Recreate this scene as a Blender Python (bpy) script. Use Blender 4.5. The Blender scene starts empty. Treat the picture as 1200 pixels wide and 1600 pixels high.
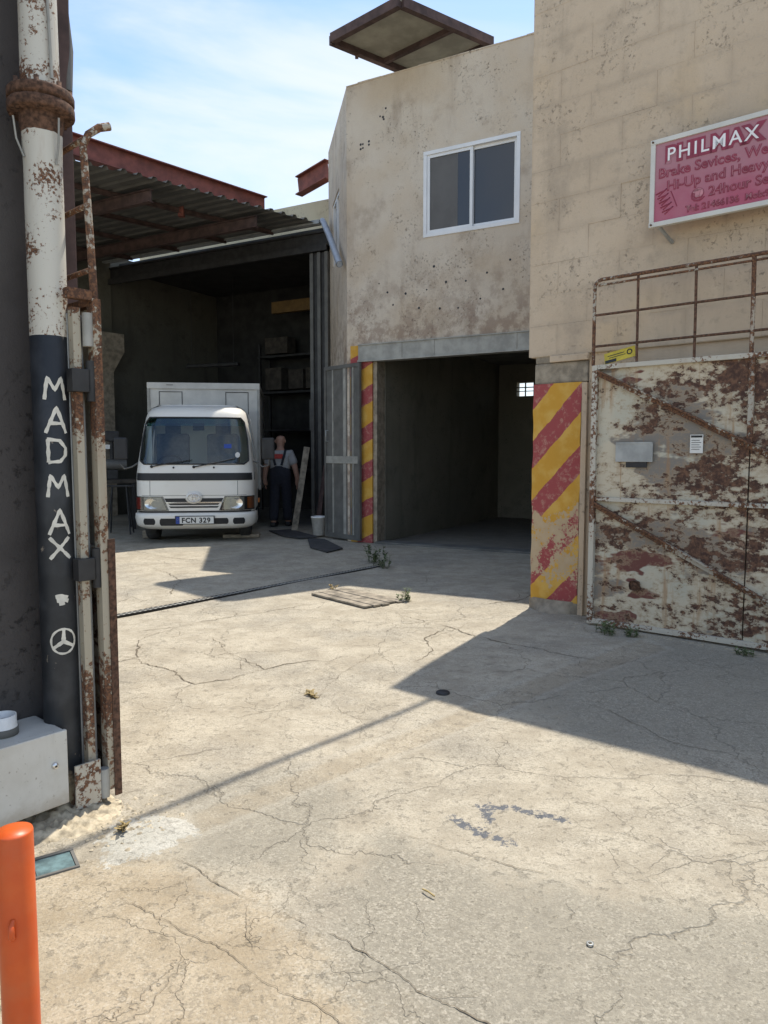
import bpy, bmesh, math, random
import numpy as np
from mathutils import Vector, Matrix
rnd = random.Random(7)
S = bpy.context.scene
COL = S.collection
R_ = math.radians

# ------------------------------------------------------------------ camera
cd = bpy.data.cameras.new('camera'); cam = bpy.data.objects.new('camera', cd); COL.objects.link(cam)
cam.location = (0, 0, 1.45); cam.rotation_euler = (R_(90 - 4.574), 0, 0)
cd.sensor_fit = 'VERTICAL'; cd.sensor_height = 36; cd.sensor_width = 27; cd.lens = 25.875
cd.clip_start = 0.05; cd.clip_end = 2000
S.camera = cam
S.render.resolution_x = 768; S.render.resolution_y = 1024

# ------------------------------------------------------------------ sky and sun
SUN_AZ, SUN_EL = 28.5, 64.0            # azimuth clockwise from +Y
w = bpy.data.worlds.new('World'); S.world = w; w.use_nodes = True
nt = w.node_tree; nt.nodes.clear()
wo = nt.nodes.new('ShaderNodeOutputWorld'); bg = nt.nodes.new('ShaderNodeBackground'); bg.inputs[1].default_value = 0.15
sk = nt.nodes.new('ShaderNodeTexSky'); sk.sky_type = 'NISHITA'; sk.sun_disc = False
sk.sun_elevation = R_(SUN_EL); sk.sun_rotation = R_(SUN_AZ); sk.air_density = 1.0; sk.dust_density = 0.35; sk.ozone_density = 1.6
tc = nt.nodes.new('ShaderNodeTexCoord'); mp = nt.nodes.new('ShaderNodeMapping')
mp.inputs['Rotation'].default_value = (0.35, 0.5, 0.2); mp.inputs['Scale'].default_value = (1.1, 2.2, 4.2)
nz = nt.nodes.new('ShaderNodeTexNoise'); nz.inputs['Scale'].default_value = 1.5; nz.inputs['Detail'].default_value = 7; nz.inputs['Roughness'].default_value = 0.52
nz.inputs['Distortion'].default_value = 0.5
mr = nt.nodes.new('ShaderNodeMapRange'); mr.inputs[1].default_value = 0.40; mr.inputs[2].default_value = 0.66; mr.interpolation_type = 'SMOOTHSTEP'
mr.inputs[4].default_value = 0.85
mx = nt.nodes.new('ShaderNodeMix'); mx.data_type = 'RGBA'; mx.inputs[7].default_value = (3.9, 4.15, 4.4, 1)
nt.links.new(tc.outputs['Generated'], mp.inputs[0]); nt.links.new(mp.outputs[0], nz.inputs['Vector']); nt.links.new(nz.outputs[0], mr.inputs[0])
nt.links.new(mr.outputs[0], mx.inputs[0]); nt.links.new(sk.outputs[0], mx.inputs[6]); nt.links.new(mx.outputs[2], bg.inputs[0]); nt.links.new(bg.outputs[0], wo.inputs[0])
sd = bpy.data.lights.new('sun', 'SUN'); sd.energy = 3.5; sd.angle = R_(0.53); sd.color = (1, 0.93, 0.82)
so = bpy.data.objects.new('sun', sd); COL.objects.link(so)
_d = Vector((math.sin(R_(SUN_AZ)) * math.cos(R_(SUN_EL)), math.cos(R_(SUN_AZ)) * math.cos(R_(SUN_EL)), math.sin(R_(SUN_EL))))
so.rotation_euler = _d.to_track_quat('Z', 'Y').to_euler(); so.location = (4, 8, 20)
S.view_settings.view_transform = 'Standard'; S.view_settings.look = 'None'; S.view_settings.exposure = 0.72; S.view_settings.gamma = 1

# ------------------------------------------------------------------ materials
class NT:
    def __init__(s, name):
        s.m = bpy.data.materials.new(name); s.m.use_nodes = True; s.t = s.m.node_tree
        s.b = s.t.nodes['Principled BSDF']; s.pos = s.node('ShaderNodeNewGeometry').outputs['Position']
    def node(s, k): return s.t.nodes.new(k)
    def put(s, sock, v):
        if isinstance(v, bpy.types.NodeSocket): s.t.links.new(v, sock)
        elif isinstance(v, (tuple, list)) and len(v) == 3 and sock.type == 'RGBA': sock.default_value = (*v, 1)
        else: sock.default_value = v
    def obj(s): return s.node('ShaderNodeTexCoord').outputs['Object']
    def scale(s, vec, sc, rot=(0, 0, 0), loc=(0, 0, 0)):
        n = s.node('ShaderNodeMapping'); s.put(n.inputs[0], vec); n.inputs['Scale'].default_value = sc; n.inputs['Rotation'].default_value = rot; n.inputs['Location'].default_value = loc
        return n.outputs[0]
    def noise(s, sc, det=5, ro=0.55, vec=None, dist=0.0):
        n = s.node('ShaderNodeTexNoise'); s.put(n.inputs['Vector'], vec or s.pos)
        n.inputs['Scale'].default_value = sc; n.inputs['Detail'].default_value = det; n.inputs['Roughness'].default_value = ro; n.inputs['Distortion'].default_value = dist
        return n.outputs[0]
    def voro(s, sc, feat='DISTANCE_TO_EDGE', vec=None, out=0):
        n = s.node('ShaderNodeTexVoronoi'); n.feature = feat; s.put(n.inputs['Vector'], vec or s.pos); n.inputs['Scale'].default_value = sc
        return n.outputs[out]
    def step(s, v, lo, hi, a=0.0, b=1.0):
        n = s.node('ShaderNodeMapRange'); s.put(n.inputs[0], v); n.inputs[1].default_value = lo; n.inputs[2].default_value = hi; n.inputs[3].default_value = a; n.inputs[4].default_value = b
        n.interpolation_type = 'SMOOTHSTEP'
        return n.outputs[0]
    def math(s, op, a, b=0.0, c=0.0):
        n = s.node('ShaderNodeMath'); n.operation = op; s.put(n.inputs[0], a); s.put(n.inputs[1], b); s.put(n.inputs[2], c)
        return n.outputs[0]
    def mul(s, a, b): return s.math('MULTIPLY', a, b)
    def add(s, a, b): return s.math('ADD', a, b)
    def mix(s, f, a, b):
        n = s.node('ShaderNodeMix'); n.data_type = 'RGBA'; s.put(n.inputs[0], f); s.put(n.inputs[6], a); s.put(n.inputs[7], b)
        return n.outputs[2]
    def sep(s, v):
        n = s.node('ShaderNodeSeparateXYZ'); s.put(n.inputs[0], v); return n.outputs
    def attr(s, name):
        n = s.node('ShaderNodeAttribute'); n.attribute_name = name; return n
    def bump(s, h, st=0.3, d=0.01):
        n = s.node('ShaderNodeBump'); n.inputs['Strength'].default_value = st; n.inputs['Distance'].default_value = d; s.put(n.inputs['Height'], h)
        s.t.links.new(n.outputs[0], s.b.inputs['Normal'])
    def done(s, col, rough=0.8, metal=0.0, spec=None):
        s.put(s.b.inputs['Base Color'], col); s.put(s.b.inputs['Roughness'], rough); s.put(s.b.inputs['Metallic'], metal)
        if spec is not None: s.b.inputs['Specular IOR Level'].default_value = spec
        return s.m

def plain(name, col, rough=0.7, metal=0.0, var=0.25, sc=6, spec=None, bump=0.0):
    n = NT(name); a = n.noise(sc, 6, 0.6); f = n.step(a, 0.3, 0.7)
    c = n.mix(f, tuple(v * (1 - var) for v in col), tuple(min(1, v * (1 + var)) for v in col))
    if bump: n.bump(n.noise(sc * 12, 4), bump, 0.004)
    return n.done(c, rough, metal, spec)

def streaky(n): return n.scale(n.pos, (1, 1, 0.16))

def rusty(name, paint, rust_amt=0.5, sc=9, rust=(0.075, 0.038, 0.024), rust2=(0.21, 0.10, 0.05)):
    n = NT(name)
    big = n.noise(sc * 0.22, 3, 0.5); fine = n.noise(sc * 3, 8, 0.68)
    v = n.add(n.mul(big, 0.55), n.mul(fine, 0.6))
    thr = 0.74 - 0.3 * rust_amt
    m = n.step(v, thr, thr + 0.035)
    rc = n.mix(n.step(n.noise(sc * 6, 5), 0.4, 0.65), rust, rust2)
    st = n.step(n.noise(sc * 0.8, 6, 0.6, streaky(n)), 0.52, 0.75)
    pc = n.mix(n.mul(st, 0.55), paint, tuple(0.45 * p + 0.55 * q for p, q in zip(paint, (0.30, 0.16, 0.07))))
    c = n.mix(m, pc, rc)
    n.bump(n.math('SUBTRACT', n.mul(n.noise(sc * 9, 4), 0.3), n.mul(m, 0.4)), 0.45, 0.004)
    return n.done(c, n.step(m, 0, 1, 0.5, 0.9))

def render_wall(name, base, dark, light, warm=None, low=None, joints=None):
    """cement render: soft clouding, vertical streaks, pitted weathering"""
    n = NT(name)
    c = n.mix(n.step(n.noise(0.9, 5, 0.6), 0.35, 0.68), base, light)
    c = n.mix(n.mul(n.step(n.noise(2.2, 7, 0.66), 0.5, 0.72), 0.6), c, dark)
    c = n.mix(n.mul(n.step(n.noise(2.6, 7, 0.62, streaky(n)), 0.52, 0.72), 0.45), c, dark)
    if warm: c = n.mix(n.mul(n.step(n.noise(1.3, 4, 0.5, n.scale(n.pos, (1, 1, 1), loc=(7, 3, 1))), 0.45, 0.7), 0.6), c, warm)
    pit = n.mul(n.step(n.noise(24, 7, 0.74), 0.55, 0.65), n.step(n.noise(1.6, 4, 0.6, n.scale(n.pos, (1, 1, 1), loc=(1, 9, 4))), 0.45, 0.60))
    c = n.mix(n.mul(pit, 0.75), c, tuple(v * 0.55 for v in dark))
    if low:
        z = n.sep(n.pos)[2]
        k = n.mul(n.step(n.add(z, n.mul(n.noise(3, 6), 0.8)), low[0], low[1], 1.0, 0.0), n.step(n.noise(5, 7, 0.7), 0.42, 0.6))
        c = n.mix(n.mul(k, 0.7), c, low[2])
    if joints:   # mortar showing through thin render round the rim of each block
        o = n.sep(n.obj()); wob = n.mul(n.math('SUBTRACT', n.noise(6, 6, 0.65), 0.5), 0.11)
        ex = n.math('SUBTRACT', joints[0] / 2, n.math('ABSOLUTE', o[0])); ez = n.math('SUBTRACT', joints[1] / 2, n.math('ABSOLUTE', o[2]))
        e = n.add(n.math('MINIMUM', ex, ez), wob)
        k = n.mul(n.step(e, 0.0, 0.055, 1.0, 0.0), n.step(n.noise(1.7, 4, 0.6, n.scale(n.pos, (1, 1, 1), loc=(3, 3, 6))), 0.38, 0.6, 0.15, 0.85))
        c = n.mix(n.mul(k, 0.75), c, tuple(0.5 * a + 0.5 * b for a, b in zip(dark, base)))
        c = n.mix(n.mul(n.step(n.noise(14, 7, 0.72), 0.52, 0.68), 0.35), c, dark)
    n.bump(n.add(n.mul(n.noise(7, 6, 0.6), 0.7), n.math('SUBTRACT', n.mul(n.noise(55, 5, 0.7), 0.5), pit)), 0.5, 0.012)
    return n.done(c, 0.92, spec=0.2)

M = {}
M['stone'] = render_wall('stone_render', (0.53, 0.42, 0.305), (0.37, 0.295, 0.22), (0.58, 0.47, 0.35), (0.57, 0.43, 0.275))
M['block'] = render_wall('block_render', (0.53, 0.42, 0.305), (0.34, 0.275, 0.21), (0.58, 0.47, 0.35), (0.57, 0.43, 0.275), joints=(0.56, 0.272))
M['joint'] = render_wall('stone_joint', (0.47, 0.375, 0.26), (0.37, 0.30, 0.215), (0.52, 0.42, 0.295))
M['render'] = render_wall('facade_render', (0.56, 0.475, 0.375), (0.31, 0.235, 0.175), (0.62, 0.54, 0.44), (0.54, 0.43, 0.31), low=(3.1, 5.3, (0.23, 0.15, 0.11)))
M['concrete'] = plain('rough_concrete', (0.30, 0.255, 0.195), 0.95, var=0.3, sc=9, spec=0.1, bump=0.9)
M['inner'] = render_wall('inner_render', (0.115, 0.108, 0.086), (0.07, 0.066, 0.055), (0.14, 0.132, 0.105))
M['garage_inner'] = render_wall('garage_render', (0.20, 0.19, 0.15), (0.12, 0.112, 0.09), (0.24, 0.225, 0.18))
M['slab'] = plain('slab_concrete', (0.16, 0.155, 0.14), 0.9, var=0.3, sc=2, spec=0.2)
M['cream'] = render_wall('cream_render', (0.55, 0.48, 0.33), (0.40, 0.34, 0.24), (0.6, 0.53, 0.38))
M['soot'] = plain('soot', (0.028, 0.027, 0.025), 0.9, var=0.4, sc=3)  # near-black: deep shade of the bay put into its wall and ceiling colour
M['soot_box'] = plain('dusty_carton', (0.06, 0.05, 0.04), 0.9, var=0.4, sc=6)  # brown darkened so the interior shade sits in the colour
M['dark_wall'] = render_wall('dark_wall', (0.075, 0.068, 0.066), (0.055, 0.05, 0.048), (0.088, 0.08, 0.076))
M['oxide'] = plain('red_oxide', (0.20, 0.062, 0.045), 0.7, var=0.3, sc=5)
M['oxide_dark'] = plain('old_oxide', (0.075, 0.045, 0.039), 0.8, var=0.35, sc=7)
M['galv'] = plain('galvanised', (0.36, 0.37, 0.36), 0.5, 0.35, var=0.22, sc=5)
M['sheet'] = plain('roof_sheet', (0.10, 0.097, 0.088), 0.75, 0.0, var=0.25, sc=2)
M['grey_paint'] = plain('grey_paint', (0.125, 0.122, 0.112), 0.55, 0.1, var=0.2, sc=5)
M['grey_light'] = plain('grey_light_paint', (0.33, 0.32, 0.285), 0.55, 0.1, var=0.2, sc=6)
M['dark_steel'] = plain('dark_steel', (0.035, 0.034, 0.034), 0.6, 0.2, var=0.3, sc=8)
M['alu'] = plain('white_aluminium', (0.72, 0.72, 0.72), 0.4, 0.0, var=0.06, sc=3)
M['pvc'] = plain('grey_pvc', (0.30, 0.32, 0.35), 0.45, var=0.12)
M['white_pvc'] = plain('white_pvc', (0.75, 0.74, 0.71), 0.45, var=0.1, sc=15)
M['rust'] = rusty('rust_bar', (0.40, 0.36, 0.29), 0.75, 12)
M['rust_deep'] = plain('rust_deep', (0.105, 0.055, 0.034), 0.92, var=0.6, sc=55, bump=0.5)
M['rust_pale'] = rusty('rust_pale', (0.50, 0.465, 0.385), 0.46, 12)
M['rust_leaf'] = rusty('rust_leaf', (0.40, 0.355, 0.27), 0.56, 15)
M['pole_white'] = rusty('pole_white', (0.58, 0.55, 0.475), 0.43, 24)
M['canopy_board'] = plain('canopy_board', (0.30, 0.285, 0.23), 0.85, var=0.2, sc=3)
M['wood'] = plain('grey_wood', (0.25, 0.215, 0.165), 0.9, var=0.45, sc=9)
M['rubber'] = plain('rubber', (0.055, 0.053, 0.052), 0.85, var=0.3, sc=9)
M['black'] = plain('black', (0.02, 0.02, 0.022), 0.55, var=0.2)
M['box_grey'] = plain('box_grey', (0.60, 0.585, 0.535), 0.5, var=0.07, sc=4)
M['teal'] = plain('teal_cover', (0.10, 0.165, 0.175), 0.6, 0.1, var=0.4, sc=22)
M['leaf'] = plain('weed_leaf', (0.085, 0.115, 0.04), 0.7, var=0.5, sc=60)
M['straw'] = plain('straw', (0.33, 0.25, 0.11), 0.8, var=0.3, sc=30)
M['letter'] = plain('letter_paint', (0.66, 0.63, 0.55), 0.7, var=0.12, sc=25)
M['white_letter'] = plain('white_letter', (0.8, 0.78, 0.78), 0.5, var=0.05)
M['yellow'] = plain('yellow_plate', (0.55, 0.43, 0.04), 0.5, var=0.12, sc=18)
M['crane'] = plain('crane_yellow', (0.17, 0.10, 0.03), 0.6, var=0.2)
M['dirt'] = plain('crack_dirt', (0.17, 0.145, 0.11), 1.0, var=0.4, sc=40, spec=0.0)
M['rubble'] = plain('rubble', (0.42, 0.36, 0.26), 0.95, var=0.4, sc=25, spec=0.1)
M['chrome'] = plain('chrome', (0.7, 0.7, 0.7), 0.18, 0.9, var=0.1)
M['red'] = plain('red_lens', (0.32, 0.03, 0.02), 0.35, var=0.1)
M['amber'] = plain('amber_lens', (0.5, 0.15, 0.02), 0.3, var=0.1)
M['skin'] = plain('skin', (0.45, 0.26, 0.19), 0.6, var=0.1, sc=20)
M['tee'] = plain('grey_tee', (0.36, 0.36, 0.36), 0.9, var=0.15, sc=20)
M['print'] = plain('shirt_print', (0.50, 0.07, 0.06), 0.9, var=0.15, sc=30)
M['navy'] = plain('navy_cloth', (0.022, 0.024, 0.035), 0.9, var=0.2, sc=25)
M['seat'] = plain('seat_cloth', (0.11, 0.115, 0.13), 0.9, var=0.2, sc=15)
M['white_paper'] = plain('white_paper', (0.72, 0.71, 0.67), 0.8, var=0.05)
M['blue'] = plain('plate_blue', (0.02, 0.06, 0.32), 0.5, var=0.1)
M['plate_white'] = plain('plate_white', (0.72, 0.72, 0.68), 0.5, var=0.06)

def truck_paint():
    n = NT('truck_white'); c = n.mix(n.mul(n.step(n.noise(3, 6, 0.6), 0.5, 0.75), 0.35), (0.80, 0.77, 0.70), (0.66, 0.60, 0.50))
    n.b.inputs['Coat Weight'].default_value = 0.3; n.b.inputs['Coat Roughness'].default_value = 0.12
    return n.done(c, 0.35)
M['truck'] = truck_paint()
M['truck_box'] = plain('truck_box_panel', (0.55, 0.53, 0.48), 0.5, var=0.12, sc=3)

def glass(name, tint, alpha_mix, rough=0.03):
    n = NT(name); t = n.node('ShaderNodeBsdfTransparent'); t.inputs[0].default_value = (*tint, 1)
    g = n.node('ShaderNodeBsdfGlossy'); g.inputs[1].default_value = rough; g.inputs[0].default_value = (0.9, 0.95, 1, 1)
    f = n.node('ShaderNodeFresnel'); f.inputs[0].default_value = 1.5
    mxs = n.node('ShaderNodeMixShader'); n.put(mxs.inputs[0], n.add(n.mul(f.outputs[0], 1.0), alpha_mix)); n.t.links.new(t.outputs[0], mxs.inputs[1]); n.t.links.new(g.outputs[0], mxs.inputs[2])
    n.t.links.new(mxs.outputs[0], n.t.nodes['Material Output'].inputs[0]); return n.m
M['glass'] = glass('truck_glass', (0.72, 0.8, 0.8), 0.02)
M['glass_tint'] = glass('tinted_band', (0.12, 0.35, 0.33), 0.02)
M['lamp_glass'] = glass('lamp_glass', (0.9, 0.9, 0.88), 0.05)
def winglass():
    n = NT('window_glass'); return n.done((0.035, 0.036, 0.04), 0.06, 0.0, 0.7)
M['win'] = winglass(); M['screen'] = plain('fly_screen', (0.11, 0.105, 0.10), 0.7, var=0.15, sc=2)

def hazard(name, period, phase, frac, slope, wear_lo, wear_hi):
    n = NT(name); o = n.sep(n.obj())
    s = n.math('SUBTRACT', o[2], n.mul(o[0], slope))
    s = n.add(s, n.mul(n.math('SUBTRACT', n.noise(9, 4), 0.5), 0.05))
    fr = n.math('FRACT', n.math('DIVIDE', n.math('SUBTRACT', s, phase - 10 * period), period))
    red = n.math('LESS_THAN', n.math('ABSOLUTE', n.math('SUBTRACT', fr, 0.5)), frac / 2)
    rc = n.mix(n.mul(n.step(n.noise(16, 9, 0.75), 0.5, 0.62), 0.65), (0.33, 0.075, 0.075), (0.48, 0.26, 0.20))
    yc = n.mix(n.step(n.noise(6, 5), 0.4, 0.65), (0.56, 0.30, 0.045), (0.62, 0.38, 0.09))
    c = n.mix(red, yc, rc)
    wz = n.mul(n.step(o[2], wear_lo - 0.25, wear_lo + 0.1), n.step(o[2], wear_hi - 0.1, wear_hi + 0.35, 1.0, 0.0))
    v = n.add(n.add(n.mul(n.noise(4.5, 4, 0.6), 0.55), n.mul(n.noise(38, 7, 0.7), 0.35)), n.mul(wz, 0.152))
    c = n.mix(n.step(v, 0.575, 0.60), c, n.mix(n.noise(9, 5), (0.40, 0.29, 0.17), (0.56, 0.43, 0.28)))
    n.bump(n.add(n.noise(9, 6, 0.65), n.mul(n.noise(50, 4), 0.3)), 0.4, 0.012)
    return n.done(c, 0.85, spec=0.25)
M['hazard'] = hazard('hazard_stripes', 0.545, 1.50 - 0.2725, 0.47, 1.08, 0.30, 0.85)
M['hazard_jamb'] = hazard('hazard_jamb', 0.60, 0.30, 0.45, 0.5, -3, -2)

def gate_mat():
    n = NT('flaking_gate_paint'); o = n.obj(); z = n.sep(o)
    paint = n.mix(n.step(n.noise(2.0, 5, 0.6), 0.4, 0.62), (0.57, 0.50, 0.375), (0.49, 0.465, 0.37))
    # grey primer and red lead touch-ups, each a blotch of its own
    c = n.mix(n.step(n.noise(1.5, 5, 0.6, n.scale(o, (0.8, 1, 1.5), loc=(3.1, 0, 1.3))), 0.53, 0.56), paint, (0.23, 0.205, 0.175))
    c = n.mix(n.step(n.noise(1.7, 4, 0.55, n.scale(o, (0.7, 1, 1.6), loc=(9.3, 2, 4.75))), 0.60, 0.62), c, (0.155, 0.062, 0.05))
    # orange runs under the bars
    run = n.mul(n.step(n.noise(6, 6, 0.62, n.scale(o, (2.2, 1, 0.22))), 0.54, 0.70), 0.75)
    c = n.mix(run, c, (0.36, 0.20, 0.09))
    big = n.noise(1.55, 4, 0.6, n.scale(o, (0.8, 1, 1.7), loc=(0.7, 0, 2.2)))
    right = n.step(z[0], -0.1, 1.0, -0.03, 0.025)
    fine = n.noise(13, 10, 0.74, n.scale(o, (0.75, 1, 1.2)))
    v = n.add(n.add(n.mul(big, 0.62), n.mul(fine, 0.80)), right)
    m = n.step(v, 0.738, 0.770)
    edge = n.step(v, 0.65, 0.742)
    c = n.mix(n.mul(edge, 0.6), c, (0.37, 0.27, 0.17))
    rc = n.mix(n.step(n.noise(28, 6, 0.7, o), 0.4, 0.66), (0.068, 0.036, 0.027), (0.19, 0.10, 0.06))
    c = n.mix(m, c, rc)
    sp = n.step(n.noise(55, 4, 0.6, o), 0.69, 0.72)
    c = n.mix(n.mul(sp, 0.8), c, (0.15, 0.07, 0.035))
    n.bump(n.math('SUBTRACT', n.mul(n.noise(8, 4, 0.5, o), 0.6), n.mul(m, 0.7)), 0.5, 0.006)
    return n.done(c, 0.75, spec=0.3)
M['gate'] = gate_mat()

def pole_black():
    n = NT('pole_black_paint'); z = n.sep(n.pos)[2]
    c = n.mix(n.step(n.noise(8, 5), 0.4, 0.7), (0.016, 0.018, 0.021), (0.036, 0.038, 0.042))
    ch = n.step(n.noise(30, 6, 0.65), 0.67, 0.69); c = n.mix(n.mul(ch, 0.7), c, (0.30, 0.25, 0.19))
    lo = n.step(n.add(z, n.mul(n.noise(14, 6, 0.6), 0.16)), 0.19, 0.23, 1.0, 0.0)
    c = n.mix(lo, c, n.mix(n.step(n.noise(25, 6, 0.65), 0.45, 0.6), (0.40, 0.34, 0.22), (0.17, 0.08, 0.045)))
    n.bump(n.noise(35, 5), 0.25, 0.004)
    return n.done(c, 0.55)
M['pole_black'] = pole_black()

def orange():
    n = NT('orange_paint'); c = n.mix(n.step(n.noise(7, 5), 0.4, 0.7), (0.60, 0.085, 0.012), (0.66, 0.12, 0.02))
    ch = n.step(n.noise(22, 8, 0.74, n.scale(n.pos, (1, 1, 0.45))), 0.655, 0.67); c = n.mix(ch, c, (0.12, 0.09, 0.06)); c = n.mix(n.mul(n.step(n.noise(5, 7, 0.7), 0.45, 0.7), 0.4), c, (0.50, 0.13, 0.05))
    n.bump(n.noise(24, 5), 0.2, 0.004); return n.done(c, 0.42)
M['orange'] = orange()

def cabinet():
    n = NT('cabinet_paint'); z = n.sep(n.pos)[2]
    c = n.mix(n.step(n.noise(6, 6, 0.65), 0.4, 0.7), (0.60, 0.585, 0.535), (0.54, 0.52, 0.465))
    c = n.mix(n.mul(n.step(n.noise(7, 7, 0.7, n.scale(n.pos, (1, 1, 0.14))), 0.52, 0.72), 0.45), c, (0.36, 0.32, 0.25))
    c = n.mix(n.mul(n.step(n.add(z, n.mul(n.noise(18, 6, 0.7), 0.12)), 0.12, 0.20, 1.0, 0.0), 0.6), c, (0.36, 0.30, 0.22))
    c = n.mix(n.mul(n.step(n.noise(60, 6, 0.72), 0.63, 0.66), 0.7), c, (0.28, 0.24, 0.19))
    return n.done(c, 0.5)
M['cabinet'] = cabinet()
def sign_mat():
    n = NT('faded_sign_red'); z = n.sep(n.obj())[2]
    c = n.mix(n.step(z, 0.05, 0.5), (0.40, 0.075, 0.125), (0.40, 0.175, 0.20))
    c = n.mix(n.mul(n.step(n.noise(5, 5), 0.4, 0.7), 0.25), c, (0.45, 0.26, 0.28)); return n.done(c, 0.35)
M['sign'] = sign_mat(); M['maroon'] = plain('sign_maroon', (0.26, 0.03, 0.06), 0.5, var=0.15)
M['pink'] = plain('sign_pink', (0.48, 0.20, 0.23), 0.5, var=0.2, sc=20)

def ground_mat():
    n = NT('yard_concrete'); A = n.attr('zones'); B = n.attr('zones2')
    ca = n.node('ShaderNodeSeparateColor'); n.put(ca.inputs[0], A.outputs['Color']); cb = n.node('ShaderNodeSeparateColor'); n.put(cb.inputs[0], B.outputs['Color'])
    tan, grey, white = ca.outputs[0], ca.outputs[1], ca.outputs[2]; paint, trench, inner = cb.outputs[0], cb.outputs[1], cb.outputs[2]
    n1 = n.noise(0.8, 6, 0.62); n2 = n.noise(3.5, 8, 0.68); n3 = n.noise(22, 8, 0.72); grit = n.noise(170, 5, 0.75)
    jig = n.mul(n.math('SUBTRACT', n.add(n.mul(n2, 0.6), n.mul(n3, 0.4)), 0.5), 1.5)
    z = lambda a, lo=0.4, hi=0.6: n.step(n.add(a, jig), lo, hi)
    c = n.mix(n.step(n2, 0.36, 0.64), (0.37, 0.325, 0.25), (0.49, 0.44, 0.345))
    c = n.mix(n.mul(n.step(n1, 0.46, 0.66), 0.55), c, (0.285, 0.265, 0.225))
    c = n.mix(n.mul(z(tan), 0.9), c, n.mix(n.step(n2, 0.35, 0.65), (0.365, 0.295, 0.20), (0.47, 0.395, 0.285)))
    c = n.mix(n.mul(z(grey, 0.35, 0.65), 0.85), c, n.mix(n.step(n3, 0.35, 0.65), (0.255, 0.235, 0.19), (0.35, 0.32, 0.255)))
    c = n.mix(n.mul(n.step(n.add(n.mul(n.math('ABSOLUTE', n.math('SUBTRACT', trench, 0.5)), 2.0), n.mul(jig, 0.5)), 0.2, 0.75, 1.0, 0.0), 0.28), c, (0.50, 0.46, 0.38))
    c = n.mix(n.mul(n.step(n.add(trench, n.mul(jig, 0.5)), 0.5, 1.1), 0.6), c, n.mix(n.step(n2, 0.35, 0.65), (0.33, 0.275, 0.195), (0.42, 0.36, 0.265)))
    c = n.mix(z(white, 0.455, 0.485), c, n.mix(n.step(n2, 0.35, 0.65), (0.46, 0.445, 0.385), (0.58, 0.56, 0.495)))
    # scuffs, pits, stains
    c = n.mix(n.mul(n.step(n.noise(5, 9, 0.75, n.scale(n.pos, (1, 1, 1), loc=(4, 2, 0))), 0.50, 0.70), 0.42), c, (0.21, 0.19, 0.15))
    pit = n.step(n3, 0.57, 0.63); c = n.mix(n.mul(pit, 0.38), c, (0.20, 0.18, 0.145))
    c = n.mix(n.mul(n.step(grit, 0.53, 0.66), 0.55), c, (0.20, 0.18, 0.145))
    c = n.mix(n.mul(n.step(grit, 0.44, 0.30), 0.3), c, (0.58, 0.53, 0.43))
    ag = n.node('ShaderNodeTexVoronoi'); ag.feature = 'F1'; ag.inputs['Scale'].default_value = 150; n.put(ag.inputs['Vector'], n.pos)
    agv = n.sep(ag.outputs['Color'])[0]; wear = n.step(n.add(n.mul(n1, 0.5), n.mul(n2, 0.5)), 0.40, 0.56, 0.25, 1.0)
    c = n.mix(n.mul(n.step(agv, 0.62, 0.95), n.mul(wear, 0.45)), c, (0.20, 0.178, 0.14))
    c = n.mix(n.mul(n.step(agv, 0.30, 0.05), n.mul(wear, 0.38)), c, (0.57, 0.52, 0.425))
    c = n.mix(n.mul(n.step(n.noise(11, 9, 0.78, n.scale(n.pos, (1, 1, 1), loc=(6, 6, 0))), 0.54, 0.66), 0.4), c, (0.215, 0.19, 0.15))
    # fine web of cracks, only where the slab is tired
    wv = n.node('ShaderNodeVectorMath'); wv.operation = 'MULTIPLY_ADD'
    nc = n.node('ShaderNodeTexNoise'); nc.inputs['Scale'].default_value = 2.6; nc.inputs['Detail'].default_value = 5; nc.inputs['Roughness'].default_value = 0.65; n.put(nc.inputs['Vector'], n.pos)
    n.put(wv.inputs[0], nc.outputs['Color']); wv.inputs[1].default_value = (0.42, 0.42, 0.0); n.put(wv.inputs[2], n.pos)
    vd = n.voro(1.05, vec=wv.outputs[0]); cr = n.mul(n.step(vd, 0.0, 0.0055, 1.0, 0.0), n.step(n.noise(1.1, 4, 0.6, n.scale(n.pos, (1, 1, 1), loc=(2, 5, 0))), 0.42, 0.54))
    vd2 = n.voro(3.1, vec=wv.outputs[0]); cr2 = n.mul(n.step(vd2, 0.0, 0.010, 1.0, 0.0), n.step(n.noise(0.9, 5, 0.6, n.scale(n.pos, (1, 1, 1), loc=(8, 1, 0))), 0.47, 0.58))
    crk = n.math('MAXIMUM', cr, n.mul(cr2, 0.7)); c = n.mix(n.mul(crk, 0.38), c, (0.16, 0.14, 0.11))
    pm = n.step(n.add(n.mul(paint, 0.45), n.mul(n.noise(38, 8, 0.74), 0.7)), 0.69, 0.73); c = n.mix(pm, c, (0.135, 0.14, 0.15))
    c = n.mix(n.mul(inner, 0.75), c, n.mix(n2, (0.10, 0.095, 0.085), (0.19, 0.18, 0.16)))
    h = n.math('SUBTRACT', n.add(n.add(n.mul(n2, 0.6), n.mul(n3, 0.6)), n.add(n.mul(grit, 0.4), n.mul(agv, 0.12))), n.add(n.mul(crk, 0.9), n.mul(pit, 0.3)))
    n.bump(h, 0.7, 0.014)
    return n.done(c, 0.93, spec=0.15)
M['ground'] = ground_mat()
def trench_mat():
    return M['ground']

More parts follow.
